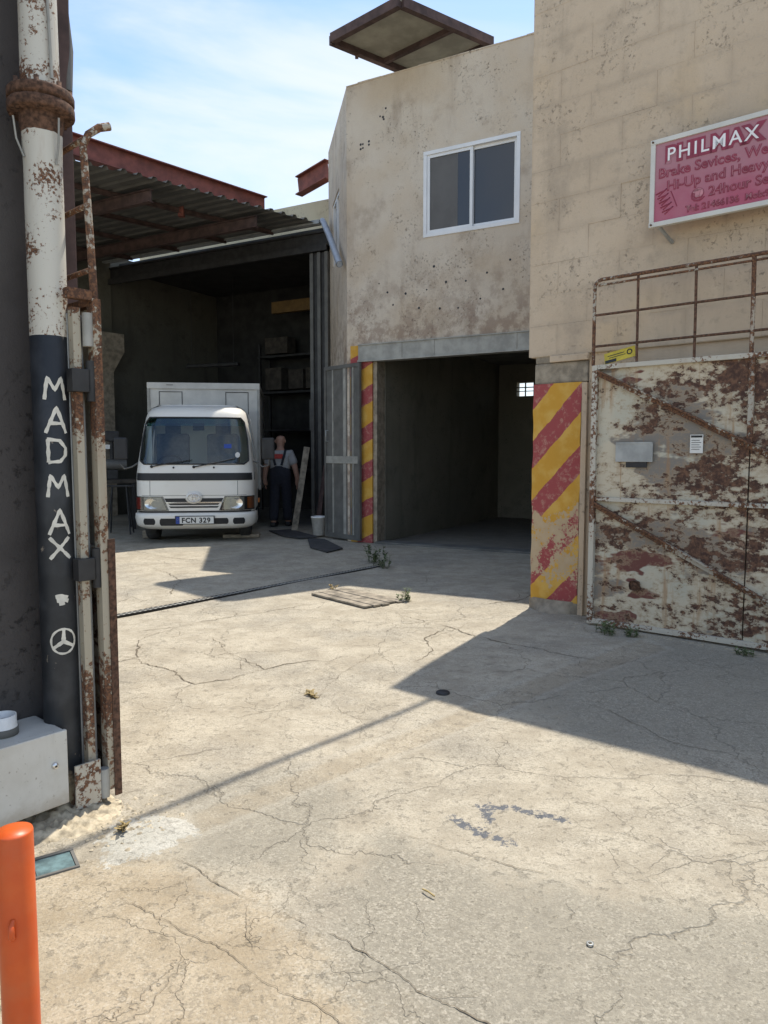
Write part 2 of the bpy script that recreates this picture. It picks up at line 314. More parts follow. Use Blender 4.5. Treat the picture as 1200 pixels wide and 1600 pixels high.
# ------------------------------------------------------------------ mesh helpers
class MB:
    def __init__(s): s.v = []; s.f = []; s.sm = []
    def face(s, pts, sm=False):
        i = len(s.v); s.v += [tuple(p) for p in pts]; s.f.append(tuple(range(i, i + len(pts)))); s.sm.append(sm)
    def add(s, vs, fs, sm=False):
        i = len(s.v); s.v += [tuple(p) for p in vs]; s.f += [tuple(k + i for k in f) for f in fs]; s.sm += [sm] * len(fs); return s
    def box(s, x0, x1, y0, y1, z0, z1, b=0.0):
        if b <= 0:
            vs = [(x, y, z) for z in (z0, z1) for y in (y0, y1) for x in (x0, x1)]
            return s.add(vs, [(0, 2, 3, 1), (4, 5, 7, 6), (0, 1, 5, 4), (2, 6, 7, 3), (0, 4, 6, 2), (1, 3, 7, 5)])
        bm = bmesh.new(); bmesh.ops.create_cube(bm, size=1)
        for v in bm.verts: v.co = ((x0 + x1) / 2 + v.co.x * (x1 - x0), (y0 + y1) / 2 + v.co.y * (y1 - y0), (z0 + z1) / 2 + v.co.z * (z1 - z0))
        bmesh.ops.bevel(bm, geom=bm.edges[:], offset=b, segments=2, affect='EDGES', profile=0.6)
        bm.verts.index_update(); s.add([tuple(v.co) for v in bm.verts], [tuple(v.index for v in f.verts) for f in bm.faces]); bm.free(); return s
    def bar(s, p, q, wd, ht, up=(0, 0, 1)):
        p = Vector(p); q = Vector(q); d = (q - p).normalized(); u = Vector(up)
        if abs(d.dot(u)) > 0.99: u = Vector((0, 1, 0))
        r = d.cross(u).normalized(); u = r.cross(d)
        c = [(-1, -1), (1, -1), (1, 1), (-1, 1)]
        vs = [a + r * (i * wd / 2) + u * (j * ht / 2) for a in (p, q) for i, j in c]
        return s.add(vs, [(3, 2, 1, 0), (4, 5, 6, 7), (0, 1, 5, 4), (1, 2, 6, 5), (2, 3, 7, 6), (3, 0, 4, 7)])
    def tube(s, pts, r, n=10, cap=True):
        pts = [Vector(p) for p in pts]; rs = r if isinstance(r, (list, tuple)) else [r] * len(pts); rings = []; prev = None
        for i, p in enumerate(pts):
            d = (pts[min(i + 1, len(pts) - 1)] - pts[max(i - 1, 0)]).normalized()
            if prev is None:
                a = Vector((0, 0, 1)) if abs(d.z) < 0.9 else Vector((1, 0, 0)); x = d.cross(a).normalized()
            else: x = (prev - d * prev.dot(d)).normalized()
            prev = x; y = d.cross(x)
            rings.append([p + (x * math.cos(2 * math.pi * k / n) + y * math.sin(2 * math.pi * k / n)) * rs[i] for k in range(n)])
        vs = [v for g in rings for v in g]; fs = []
        for i in range(len(rings) - 1):
            for k in range(n): fs.append((i * n + k, i * n + (k + 1) % n, (i + 1) * n + (k + 1) % n, (i + 1) * n + k))
        s.add(vs, fs, True)
        if cap: s.face(rings[0][::-1]); s.face(rings[-1])
        return s
    def lathe(s, prof, n=24, c=(0, 0, 0)):
        vs = [(c[0] + r * math.cos(2 * math.pi * k / n), c[1] + r * math.sin(2 * math.pi * k / n), c[2] + z) for r, z in prof for k in range(n)]; fs = []
        for i in range(len(prof) - 1):
            for k in range(n): fs.append((i * n + k, i * n + (k + 1) % n, (i + 1) * n + (k + 1) % n, (i + 1) * n + k))
        return s.add(vs, fs, True)
    def prism(s, poly, z0, z1):
        n = len(poly); vs = [(x, y, z0) for x, y in poly] + [(x, y, z1) for x, y in poly]
        s.add(vs, [tuple(range(n))[::-1], tuple(range(n, 2 * n))] + [(i, (i + 1) % n, n + (i + 1) % n, n + i) for i in range(n)]); return s
    def grid(s, fn, nu, nv, sm=True, skip=None):
        vs = [fn(i / nu, j / nv) for j in range(nv + 1) for i in range(nu + 1)]; fs = []
        for j in range(nv):
            for i in range(nu):
                if skip and skip((i + .5) / nu, (j + .5) / nv): continue
                a = j * (nu + 1) + i; fs.append((a, a + 1, a + nu + 2, a + nu + 1))
        return s.add(vs, fs, sm)
    def wall(s, u0, u1, z0, z1, y0, y1, holes=()):
        """upright wall slab with rectangular holes (u0,u1,z0,z1) cut right through"""
        us = sorted({u0, u1, *[h[0] for h in holes], *[h[1] for h in holes]}); zs = sorted({z0, z1, *[h[2] for h in holes], *[h[3] for h in holes]})
        us = [u for u in us if u0 <= u <= u1]; zs = [z for z in zs if z0 <= z <= z1]
        inside = lambda u, z: any(h[0] < u < h[1] and h[2] < z < h[3] for h in holes) or not (u0 < u < u1 and z0 < z < z1)
        for a, b in zip(us, us[1:]):
            for c, d in zip(zs, zs[1:]):
                mu, mz = (a + b) / 2, (c + d) / 2
                if inside(mu, mz): continue
                s.face([(a, y0, c), (b, y0, c), (b, y0, d), (a, y0, d)]); s.face([(b, y1, c), (a, y1, c), (a, y1, d), (b, y1, d)])
                if inside(a - 1e-3, mz): s.face([(a, y1, c), (a, y0, c), (a, y0, d), (a, y1, d)])
                if inside(b + 1e-3, mz): s.face([(b, y0, c), (b, y1, c), (b, y1, d), (b, y0, d)])
                if inside(mu, c - 1e-3): s.face([(a, y1, c), (b, y1, c), (b, y0, c), (a, y0, c)])
                if inside(mu, d + 1e-3): s.face([(a, y0, d), (b, y0, d), (b, y1, d), (a, y1, d)])
        return s
    def mesh(s, name, mat):
        me = bpy.data.meshes.new(name); me.from_pydata(s.v, [], s.f); me.polygons.foreach_set('use_smooth', s.sm); me.materials.append(mat); me.update(); return me
    def build(s, name, mat, parent=None, **kw):
        return link(name, s.mesh(name, M[mat] if isinstance(mat, str) else mat), parent, **kw)

def link(name, me, parent=None, loc=None, rot=None, label=None):
    o = bpy.data.objects.new(name, me); COL.objects.link(o); o.parent = parent
    if loc: o.location = loc
    if rot: o.rotation_euler = rot
    if label: o['label'] = label
    return o
def thing(name, label, cat, loc=(0, 0, 0), rz=0.0, group=None):
    o = bpy.data.objects.new(name, None); COL.objects.link(o); o.location = loc; o.rotation_euler = (0, 0, R_(rz)); o.empty_display_size = 0.2
    return tag(o, label, cat, group)
def tag(o, label, cat, group=None):
    o['label'] = label; o['category'] = cat
    if group: o['group'] = group
    return o
def struct(o): o['kind'] = 'structure'; return o
def stuff(o): o['kind'] = 'stuff'; return o

def text_mesh(name, txt, size, mat, parent, loc, rot, depth=0.002, shear=0.0, offset=0.0, align='LEFT', sx=1.0, spacing=1.0):
    cu = bpy.data.curves.new(name, 'FONT'); cu.body = txt; cu.size = size; cu.extrude = depth; cu.shear = shear; cu.offset = offset; cu.align_x = align; cu.space_character = spacing; cu.resolution_u = 3
    t = bpy.data.objects.new(name, cu); COL.objects.link(t)
    bpy.context.view_layer.update(); dg = bpy.context.evaluated_depsgraph_get()
    me = bpy.data.meshes.new_from_object(t.evaluated_get(dg)); bpy.data.objects.remove(t)
    me.materials.clear(); me.materials.append(M[mat]); me.name = name
    o = link(name, me, parent, loc, rot); o.scale = (sx, 1, 1); return o

# ------------------------------------------------------------------ frames measured from the photograph
RZ_R, RZ_F = -40.308, -29.203
R_O, F_O, G_O = (1.425, 6.79, 0), (-0.208, 11.871, 0), (1.732, 6.169, 0)

# ------------------------------------------------------------------ ground
def pol_dist(P, poly):
    """signed distance, positive inside"""
    poly = np.array(poly, float); n = len(poly); d = np.full(len(P), 1e9); ins = np.zeros(len(P), bool)
    for i in range(n):
        a, b = poly[i], poly[(i + 1) % n]; e = b - a; t = np.clip(((P - a) @ e) / (e @ e), 0, 1)
        d = np.minimum(d, np.linalg.norm(P - a - t[:, None] * e, axis=1))
        c = ((a[1] > P[:, 1]) != (b[1] > P[:, 1])); den = (b[1] - a[1]) if b[1] != a[1] else 1e-9
        ins ^= c & (P[:, 0] < (b[0] - a[0]) * (P[:, 1] - a[1]) / den + a[0])
    return np.where(ins, d, -d)
def line_dist(P, pts):
    pts = np.array(pts, float); d = np.full(len(P), 1e9)
    for a, b in zip(pts, pts[1:]):
        e = b - a; t = np.clip(((P - a) @ e) / (e @ e), 0, 1); d = np.minimum(d, np.linalg.norm(P - a - t[:, None] * e, axis=1))
    return d
def spread(lo, hi, a, b, st):
    mid = list(np.arange(a, b + 1e-6, st)); out = []; x = a; k = st
    while x > lo: k *= 1.35; x -= k; out.append(max(x, lo))
    up = []; x = b; k = st
    while x < hi: k *= 1.35; x += k; up.append(min(x, hi))
    return np.array(out[::-1] + mid + up)
xs = spread(-150, 150, -4.2, 3.4, 0.035); ys = spread(-60, 400, 1.2, 11.5, 0.035)
XX, YY = np.meshgrid(xs, ys); P2 = np.stack([XX.ravel(), YY.ravel()], 1)
TAN = [(-3, 2.55), (-1.05, 2.52), (-0.75, 2.52), (-0.54, 2.36), (-0.36, 2.22), (-0.15, 2.03), (0.15, 1.77), (0.6, 1.0), (-3, 1.0)]
GREY1 = [(0.0, 2.72), (0.4, 2.42), (0.85, 2.28), (1.4, 2.1), (1.8, 1.6), (1.8, 0.8), (0.2, 1.3), (-0.1, 1.9), (-0.2, 2.3)]
GREY2 = [(-0.9, 3.15), (-0.35, 3.35), (-0.1, 3.0), (-0.3, 2.45), (-0.7, 2.5)]
GREY3 = [(0.7, 4.3), (2.2, 5.6), (3.2, 4.6), (2.2, 3.4), (1.1, 3.5)]
WHITE = [(-1.08, 2.62), (-1.05, 2.78), (-0.95, 2.86), (-0.78, 2.80), (-0.72, 2.70), (-0.80, 2.58), (-0.98, 2.50)]
TRENCH = [(2.013, 5.691), (0.568, 4.254), (0.0, 3.681), (-0.805, 2.881), (-0.725, 2.672), (0.0, 3.387), (0.6, 3.957), (1.185, 4.52), (2.132, 5.35)]
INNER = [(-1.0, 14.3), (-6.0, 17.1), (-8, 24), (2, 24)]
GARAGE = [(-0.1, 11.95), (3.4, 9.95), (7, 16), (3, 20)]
PAINT = [[(0.27, 2.83), (0.36, 2.72), (0.47, 2.64)], [(0.40, 2.93), (0.54, 2.90), (0.72, 2.80)], [(0.40, 2.93), (0.42, 2.80)]]
sstep = lambda d, wd: np.clip(d / wd + 0.5, 0, 1)
z1 = np.zeros((len(P2), 4), np.float32); z2 = np.zeros((len(P2), 4), np.float32); z1[:, 3] = z2[:, 3] = 1
z1[:, 0] = sstep(pol_dist(P2, TAN), 0.5)
z1[:, 1] = np.maximum.reduce([sstep(pol_dist(P2, GREY1), 0.6), sstep(pol_dist(P2, GREY2), 0.6), sstep(pol_dist(P2, GREY3), 1.0)])
z1[:, 2] = sstep(pol_dist(P2, WHITE), 0.30)
pd_ = np.minimum.reduce([line_dist(P2, l) for l in PAINT]); z2[:, 0] = np.clip(1.0 - pd_ / 0.10, 0, 1)
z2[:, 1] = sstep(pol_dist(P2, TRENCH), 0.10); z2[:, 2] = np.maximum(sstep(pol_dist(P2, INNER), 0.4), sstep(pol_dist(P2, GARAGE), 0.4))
rs = np.random.RandomState(3)
ZZ = np.zeros(len(P2))
for k in range(14):
    fx, fy = rs.normal(0, 1.6, 2); ZZ += 0.0022 * np.sin(P2[:, 0] * fx + P2[:, 1] * fy + rs.rand() * 6)
far = np.maximum(np.abs(P2[:, 0]) - 8, np.abs(P2[:, 1] - 8) - 10); ZZ *= np.clip(1 - far / 4, 0, 1)
td = pol_dist(P2, TRENCH); tu = (P2 @ np.array([0.69, 0.72])); ins_ = np.clip(td / 0.03, 0, 1)
ZZ += ins_ * (-0.006 + 0.006 * np.sin(tu * 62 + 3 * np.sin(P2[:, 0] * 5)))
ZZ += 0.010 * sstep(pol_dist(P2, WHITE), 0.08)
nx, ny = len(xs), len(ys)
idx = np.arange(nx * ny).reshape(ny, nx)
quads = np.stack([idx[:-1, :-1], idx[:-1, 1:], idx[1:, 1:], idx[1:, :-1]], -1).reshape(-1, 4)
me = bpy.data.meshes.new('ground'); me.from_pydata(np.column_stack([P2, ZZ]).tolist(), [], quads.tolist())
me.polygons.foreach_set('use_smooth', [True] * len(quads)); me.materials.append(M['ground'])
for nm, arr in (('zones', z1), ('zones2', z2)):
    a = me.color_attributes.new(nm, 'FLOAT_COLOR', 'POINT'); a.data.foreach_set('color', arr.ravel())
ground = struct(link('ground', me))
def gz(x, y):
    i = min(max(int(np.searchsorted(xs, x)), 0), nx - 1); j = min(max(int(np.searchsorted(ys, y)), 0), ny - 1); return float(ZZ[idx[j, i]])

# cracks: flat ragged tapering ribbons, grime and shadow both put into the colour
CR = [
 [(-2.17, 5.83), (-1.72, 6.05), (-1.36, 6.43), (-0.5, 7.16)],
 [(-0.95, 3.85), (-0.76, 4.0), (-0.43, 4.2), (-0.23, 4.87), (0.06, 5.38), (0.56, 5.93), (0.75, 6.3)],
 [(-1.48, 5.86), (-1.1, 5.2), (-0.8, 4.85), (-0.52, 5.06), (-0.3, 5.0)],
 [(-4.1, 11.2), (-3.1, 10.25), (-2.35, 9.78), (-1.65, 9.2), (-1.02, 8.55)],
 [(-2.95, 9.3), (-2.3, 8.25), (-2.2, 7.45), (-2.5, 7.0)],
 [(-0.76, 2.53), (-0.55, 2.36), (-0.36, 2.25), (-0.22, 2.15), (0.0, 1.98), (0.2, 1.81), (0.45, 1.6)],
 [(-0.95, 2.36), (-0.83, 2.27), (-0.60, 2.11), (-0.40, 1.98), (-0.15, 1.80), (0.0, 1.68)],
 [(0.0, 2.74), (0.17, 2.64), (0.38, 2.53), (0.53, 2.45), (0.66, 2.42)],
 [(1.12, 4.25), (1.33, 3.85), (1.44, 3.58), (1.52, 3.52), (1.75, 3.35)],
 [(0.0, 6.7), (0.53, 6.08), (0.9, 5.55), (1.33, 5.13), (1.7, 4.95)],
 [(0.53, 6.08), (0.32, 5.7), (0.36, 5.3), (0.2, 5.0)],
 [(-1.9, 5.2), (-1.5, 4.9), (-1.2, 4.55), (-0.8, 4.85)],
 [(-1.72, 6.05), (-1.9, 5.6), (-1.75, 5.15), (-2.0, 4.8)],
 [(1.5, 8.3), (0.9, 8.6), (0.2, 8.9), (-0.3, 9.2)],
 [(0.95, 3.05), (1.15, 2.92), (1.4, 2.95), (1.7, 2.75)],
 [(-0.3, 4.2), (-0.15, 3.95), (0.1, 3.9)],
 [(0.9, 6.9), (1.4, 7.2), (1.8, 7.9)],
]
cb_ = MB()
def crack_strip(path, base):
    pts = []
    for (a, b) in zip(path, path[1:]):
        a = Vector(a); b = Vector(b); L = (b - a).length; n = max(4, int(L / 0.010)); nrm = Vector((-(b - a).y, (b - a).x)).normalized()
        am = 0.05 * min(1, L / 0.5); ph = [rnd.random() * 6.28 for _ in range(6)]
        for k in range(n):
            t = k / n; e = math.sin(math.pi * t)
            wob = sum(am / (j + 1) ** 1.15 * math.sin((2 + 5 * j * (1 + 0.2 * j)) * L * 2.2 * t + ph[j]) for j in range(6)) * e * 0.5 + rnd.uniform(-0.0025, 0.0025)
            pts.append(a.lerp(b, t) + nrm * wob)
    pts.append(Vector(path[-1])); L = len(pts); wl = wr = 0.5; prev = None
    for k in range(L):
        d = (pts[min(k + 1, L - 1)] - pts[max(k - 1, 0)]).normalized(); nn = Vector((-d.y, d.x)); t0 = min(1, 5 * k / L, 5 * (L - 1 - k) / L) ** 0.6
        wl = min(1.3, max(0.06, wl + rnd.uniform(-0.3, 0.3))); wr = min(1.3, max(0.06, wr + rnd.uniform(-0.3, 0.3)))
        chip = 1.9 if rnd.random() < 0.04 else 1
        p, q = pts[k] + nn * base * wl * t0 * chip * 0.5, pts[k] - nn * base * wr * t0 * 0.5; zz = gz(*pts[k]) + 0.0035
        cur = ((p.x, p.y, zz), (q.x, q.y, zz))
        if prev: cb_.face([prev[0], prev[1], cur[1], cur[0]])
        prev = cur
    return pts
for ci, path in enumerate(CR):
    base = (0.009, 0.008, 0.007, 0.008, 0.008, 0.0085, 0.0045, 0.006)[ci % 8] * (1.2 if path[0][1] > 5 else 0.5)
    pts = crack_strip(path, base)
    for _ in range(max(1, len(pts) // 60)):
        i = rnd.randrange(5, len(pts) - 5); d = (pts[i + 3] - pts[i - 3]).normalized(); an = rnd.choice((-1, 1)) * rnd.uniform(0.5, 1.3); dv2 = Vector((d.x * math.cos(an) - d.y * math.sin(an), d.x * math.sin(an) + d.y * math.cos(an))); l2 = rnd.uniform(0.08, 0.35)
        crack_strip([tuple(pts[i]), tuple(pts[i] + dv2 * l2 * 0.5 + Vector((rnd.uniform(-.03, .03), rnd.uniform(-.03, .03)))), tuple(pts[i] + dv2 * l2)], base * 0.5)
stuff(cb_.build('crack', 'dirt', ground))

# loose grit and crumbled stone
gb = MB()
def pebble(mb, x, y, r):
    z = gz(x, y) + r * 0.25; n = 5; a0 = rnd.random() * 6; top = (x + r * rnd.uniform(-.4, .4), y + r * rnd.uniform(-.4, .4), z + r * 0.25); ring = [(x + r * rnd.uniform(.7, 1.2) * math.cos(a0 + k * 2 * math.pi / n), y + r * rnd.uniform(.7, 1.2) * math.sin(a0 + k * 2 * math.pi / n), z - r * 0.35) for k in range(n)]
    mb.add([top] + ring, [(0, k + 1, (k + 1) % n + 1) for k in range(n)])
for _ in range(700):
    x, y = rnd.uniform(-1.5, 2.6), rnd.uniform(1.6, 6.5); pebble(gb, x, y, rnd.uniform(0.002, 0.0055) * (0.6 + y * 0.12))
for _ in range(300):
    t = rnd.random(); x = -1.28 + 0.35 * t + rnd.gauss(0, 0.07); y = 2.82 + rnd.gauss(0, 0.10); pebble(gb, x, y, abs(rnd.gauss(0.006, 0.006)) + 0.002)
for _ in range(150):
    t = rnd.random(); pebble(gb, 1.5 + 1.3 * t, 6.25 - 1.1 * t + rnd.gauss(0, 0.05), rnd.uniform(0.004, 0.012))
stuff(gb.build('loose_grit', 'rubble', ground))

# heap of crumbled mortar at the gate post
hb = MB()
def heap(u, v):
    x = -1.62 + 0.62 * u; y = 2.62 + 0.5 * v; d = math.hypot((u - .45) / .5, (v - .5) / .5); h = max(0, 1 - d * d) * 0.05 * (0.6 + 0.8 * rnd.random()); return (x, y, gz(x, y) - 0.012 + h)
hb.grid(heap, 40, 34); stuff(tag(hb.build('mortar_heap', 'rubble'), 'low heap of crumbled mortar around the foot of the black post', 'rubble'))

# ------------------------------------------------------------------ right-hand stone building
rb = thing('stone_building', 'tall tan rendered block building carrying the red sign', 'building', R_O, RZ_R)
core = MB(); core.wall(-0.10, 6.0, 2.32, 5.59, 0.0042, 0.4); core.build('wall', 'joint', rb)
low = MB(); low.wall(0.46, 6.0, 0, 2.32, 0.03, 0.4); low.build('lower_wall', 'stone', rb)
# side and back walls follow the garage facade's direction
sd_ = MB(); ang = R_(30.2) - R_(40.308 - 0)  # side runs 30 deg east of +Y
a_w = R_(90 - 30.2); dv = Vector((math.cos(a_w), math.sin(a_w))); cr_, sr_ = math.cos(R_(-RZ_R)), math.sin(R_(-RZ_R)); dl = Vector((dv.x * cr_ - dv.y * sr_, dv.x * sr_ + dv.y * cr_))
p0 = Vector((-0.10, 0.42)); p1 = p0 + dl * 3.25; nrm2 = Vector((dl.y, -dl.x))
sd_.prism([p0, p0 + nrm2 * 0.25, p1 + nrm2 * 0.25, p1], 2.32, 5.59); sd_.build('side_wall', 'stone', rb)
sq = MB(); sq.prism([p0 + Vector((0.02, 0)), p0 + nrm2 * 0.25, p1 + nrm2 * 0.25, p1 + nrm2 * 0.02], 0, 2.318); sq.build('side_wall', 'inner', rb)
rf = MB(); rf.prism([(-0.05, 0.1), (5.95, 0.1), (5.95, 6), (p1.x + 0.05, p1.y), ], 5.3, 5.5); rf.build('roof', 'slab', rb)
# blocks under the thin render, each proud of its joint
bz0, bh, bw = 2.325, 0.272, 0.56
protos = []
for k in range(7):
    b = MB(); b.box(-bw / 2 + 0.0002, bw / 2 - 0.0002, 0, 0.06, -bh / 2 + 0.0002, bh / 2 - 0.0002, 0.002)
    b.v = [(x + 0.001 * rnd.uniform(-1, 1), y + 0.001 * rnd.uniform(-1, 1) * (y < 0.03), z + 0.001 * rnd.uniform(-1, 1)) for x, y, z in b.v]
    protos.append(b.mesh('block', M['block']))
for r in range(12):
    z0 = bz0 + r * bh; off = -0.12 + (0 if r % 2 else bw / 2); u = off
    if r % 2 == 0:
        o = link('block', protos[r % 7], rb, (-0.12 + bw / 4, 0.0015 * rnd.uniform(-1, 1), z0 + bh / 2)); o.scale = (0.497, 1, 1)
    while u < 4.6:
        o = link('block', protos[rnd.randrange(7)], rb, (u + bw / 2, 0.0018 * rnd.uniform(-1, 1), z0 + bh / 2)); u += bw
# ragged lower edge of the render, exposed concrete below, painted pilaster
pl = MB(); pl.box(0.10, 0.47, -0.02, 0.06, 2.262, 2.322, 0.008); pl.build('plaster_lip', 'stone', rb)
cc = MB(); cc.box(-0.055, 0.10, 0.012, 0.35, 2.26, 2.53, 0.012); cc.box(-0.06, 0.455, 0.008, 0.35, 2.075, 2.26, 0.015); cc.build('concrete_pad', 'concrete', rb)
pi = MB()
def pilf(u, v):
    x = -0.062 + 0.47 * u; z = 0.10 + 1.975 * v; e = 0.003 * math.sin(9 * z + 3 * u) + 0.0025 * math.sin(23 * z)
    x += e * (1 if u in (0, 1) else 0); return (x, -0.006 - 0.006 * math.sin(7 * z + 5 * u) * math.sin(4 * x + 2 * z), z)
pi.grid(pilf, 12, 60, True)
nfr = len(pi.f)
L_ = [pilf(0, j / 60) for j in range(61)]; Rr = [pilf(1, j / 60) for j in range(61)]
for side in (L_, Rr[::-1]):
    for a, b in zip(side, side[1:]): pi.face([(a[0], 0.4, a[2]), a, b, (b[0], 0.4, b[2])])
pi.build('pilaster', 'hazard', rb)
ba = MB()
def basef(u, v):
    x = -0.075 + 0.52 * u; bul = 0.10 * math.sin(math.pi * min(1, u * 1.15)) * (1 - v) ** 1.5; return (x, -0.012 - bul - 0.015 * math.sin(11 * x), 0.115 * v - 0.005)
ba.grid(basef, 14, 6); ba.box(-0.07, 0.44, 0.0, 0.38, 0, 0.099); ba.build('base', 'concrete', rb)
# narrow dark return behind the gate edge
rt = MB(); rt.box(0.41, 0.458, -0.004, 0.3, 0, 2.07); rt.build('pilaster_return', 'stone', rb)

# ------------------------------------------------------------------ sign
sg = thing('wall_sign', 'red metal sign with white frame and worn lettering on the tan wall', 'sign', (R_O[0], R_O[1], 0), RZ_R)
SY = -0.19
x0, x1, zb, zt = 1.045, 2.65, 3.225, 3.875
pnl = MB(); pnl.box(x0, x1, SY, SY + 0.02, 0, zt - zb); pb = pnl.build('panel', 'sign', sg, loc=(0, 0, zb))
fr = MB(); t = 0.03
fr.box(x0 - 0.008, x1 + 0.008, SY - 0.012, SY + 0.03, zt - t, zt + 0.006, 0.003); fr.box(x0 - 0.008, x1 + 0.008, SY - 0.012, SY + 0.03, zb - 0.006, zb + t, 0.003)
fr.box(x0 - 0.006, x0 + t, SY - 0.011, SY + 0.029, zb + t, zt - t, 0.003); fr.box(x1 - t, x1 + 0.006, SY - 0.011, SY + 0.029, zb + t, zt - t, 0.003); fr.build('frame', 'box_grey', sg)
for bx in (1.10, 2.5):
    b = MB(); b.bar((bx, SY + 0.02, zb + 0.01), (bx + 0.06, 0.0, zb - 0.10), 0.02, 0.02); b.bar((bx, SY + 0.02, zt - 0.05), (bx, 0.0, zt - 0.05), 0.02, 0.02); b.build('bracket', 'galv', sg)
for bx, bz in ((x0 + 0.012, zt - 0.012), (x0 + 0.012, zb + 0.012)):
    b = MB(); b.lathe([(0, 0.016), (0.006, 0.014), (0.008, 0)], 10); o = b.build('bolt', 'rust_deep', sg, loc=(bx, SY - 0.012, bz), rot=(R_(90), 0, 0))
TR = (R_(90), 0, 0)
text_mesh('lettering', 'PHILMAX', 0.155, 'maroon', sg, (1.155, SY - 0.003, 3.695), TR, 0.001, offset=0.016, sx=1.0, spacing=1.08)
text_mesh('lettering', 'PHILMAX', 0.135, 'white_letter', sg, (1.162, SY - 0.005, 3.702), TR, 0.001, offset=0.001, sx=1.0, spacing=1.235)
for txt, xx, zz_, sz in (('Brake Sevices, We', 1.10, 3.583, 0.104), ('Hi-Up and Heavy', 1.165, 3.478, 0.104), ('@ 24hour Se', 1.35, 3.372, 0.100), ('Tel: 21466136  Mob:9', 1.315, 3.285, 0.066)):
    text_mesh('lettering', txt, sz, 'maroon', sg, (xx, SY - 0.0015, zz_), TR, 0.001, offset=0.0035)
    text_mesh('lettering', txt, sz, 'pink', sg, (xx + 0.003, SY - 0.004, zz_ + 0.003), TR, 0.001, offset=-0.0035)
sc_ = MB()
for k in range(5):
    xa = 1.085 + 0.013 * k; za = 3.465 - 0.036 * k
    sc_.tube([(xa, SY - 0.001, za), (xa + 0.04, SY - 0.001, za + 0.012), (xa + 0.085, SY - 0.001, za + 0.03), (xa + 0.02, SY - 0.001, za - 0.018)], 0.005, 5)
sc_.tube([(1.20, SY - 0.001, 3.47), (1.225, SY - 0.001, 3.41), (1.25, SY - 0.001, 3.345)], 0.004, 5)
sc_.build('painted_emblem', 'maroon', sg)

# ------------------------------------------------------------------ right gate leaf
gt = thing('gate_leaf', 'wide sheet-steel gate leaf with flaking white paint and rust, open against tan wall', 'gate', G_O, RZ_R)
W = 2.75
def sheet(u0, u1, z0, z1, y):
    b = MB()
    def fn(u, v):
        x = u0 + (u1 - u0) * u; z = z0 + (z1 - z0) * v
        return (x, y + 0.006 * math.sin(3.1 * x + 2 * z) * math.sin(2.3 * z + x) + 0.003 * math.sin(9 * x) * math.sin(7 * z), z)
    b.grid(fn, 24, 18); b.grid(lambda u, v: (fn(1 - u, v)[0], fn(1 - u, v)[1] + 0.004, fn(1 - u, v)[2]), 24, 18); return b
for u0, u1, z0, z1 in ((0.03, 1.215, 1.075, 2.15), (1.225, W - 0.03, 1.075, 2.15), (0.03, 1.215, 0.04, 1.065), (1.225, W - 0.03, 0.04, 1.065)):
    sheet(u0, u1, z0, z1, 0.012).build('sheet_panel', 'gate', gt)
for u in (0.0, W - 0.04):
    b = MB(); b.box(u, u + 0.045, -0.022, 0.03, 0.015, 2.17, 0.004); b.build('stile', 'rust_pale', gt)
for z0, z1 in ((2.135, 2.172), (1.052, 1.085), (0.02, 0.06)):
    b = MB(); b.box(0.046, W - 0.041, -0.018, 0.026, z0, z1, 0.003); b.build('rail', 'rust_pale', gt)
for za, zb_ in ((2.125, 0.72), (1.04, -0.30)):
    e = (zb_ - za) / W; xe = W - 0.05 if zb_ > 0 else (0.07 - za) / e
    b = MB(); b.bar((0.05, -0.016, za - 0.02), (xe, -0.016, za + e * xe), 0.045, 0.012, (0, 1, 0)); b.bar((0.05, -0.03, za), (xe, -0.03, za + e * xe + 0.02), 0.012, 0.035, (0, 1, 0)); b.build('brace', 'rust', gt)
b = MB(); b.box(1.20, 1.238, -0.014, 0.01, 1.53, 2.134); b.build('seam_strip', 'rust', gt)
tb = MB(); r0 = 0.014
arc = [(-0.0, 0, 2.17), (0.0, 0, 2.78)] + [(0.06 - 0.06 * math.cos(R_(a)), 0, 2.80 + 0.06 * math.sin(R_(a))) for a in (15, 40, 65, 90)] + [(1.2, 0, 2.865), (W, 0, 2.87)]
tb.tube(arc, 0.015, 8); tb.build('top_rail', 'rust', gt)
b = MB(); b.tube([(0.03, -0.006, 2.815), (W, -0.004, 2.835)], 0.009, 8); b.build('rail_bar', 'rust', gt)
for z in (2.578, 2.325):
    b = MB(); b.tube([(0, 0.0, z), (W, 0.002, z + 0.01)], 0.010, 8); b.build('rail_bar', 'rust_deep', gt)
for u, r in ((0.362, 0.011), (0.805, 0.011), (1.205, 0.016), (1.7, 0.011), (2.2, 0.011), (W - 0.02, 0.016)):
    b = MB(); b.tube([(u, 0.006, 2.15), (u, 0.004, 2.5), (u - 0.004, 0.004, 2.86)], r, 8); b.build('upright_bar', 'rust_deep' if r < 0.015 else 'rust', gt)
b = MB(); b.box(0.214, 0.517, -0.012, 0.0, 1.38, 1.535, 0.002); b.box(0.22, 0.51, -0.016, -0.011, 1.525, 1.538); o = b.build('letter_flap', 'galv', gt, label='grey metal letter flap')
b = MB(); b.box(0.30, 0.47, -0.006, 0.004, 1.335, 1.377); b.build('letter_slot', 'black', gt)
b = MB(); b.box(0.80, 0.895, -0.006, -0.004, 1.45, 1.59); st_ = b.build('notice', 'white_paper', gt, label='small white notice')
b = MB(); b.box(0.806, 0.889, -0.0075, -0.0062, 1.568, 1.584)
for k in range(5): b.box(0.81, 0.87 + 0.012 * (k % 2), -0.0072, -0.0062, 1.545 - 0.017 * k, 1.549 - 0.017 * k)
b.build('print', 'dark_steel', st_)
b = MB(); b.box(0.36, 0.44, -0.02, 0.0, 0.34, 0.42, 0.03); b.build('rust_boss', 'rust_deep', gt)
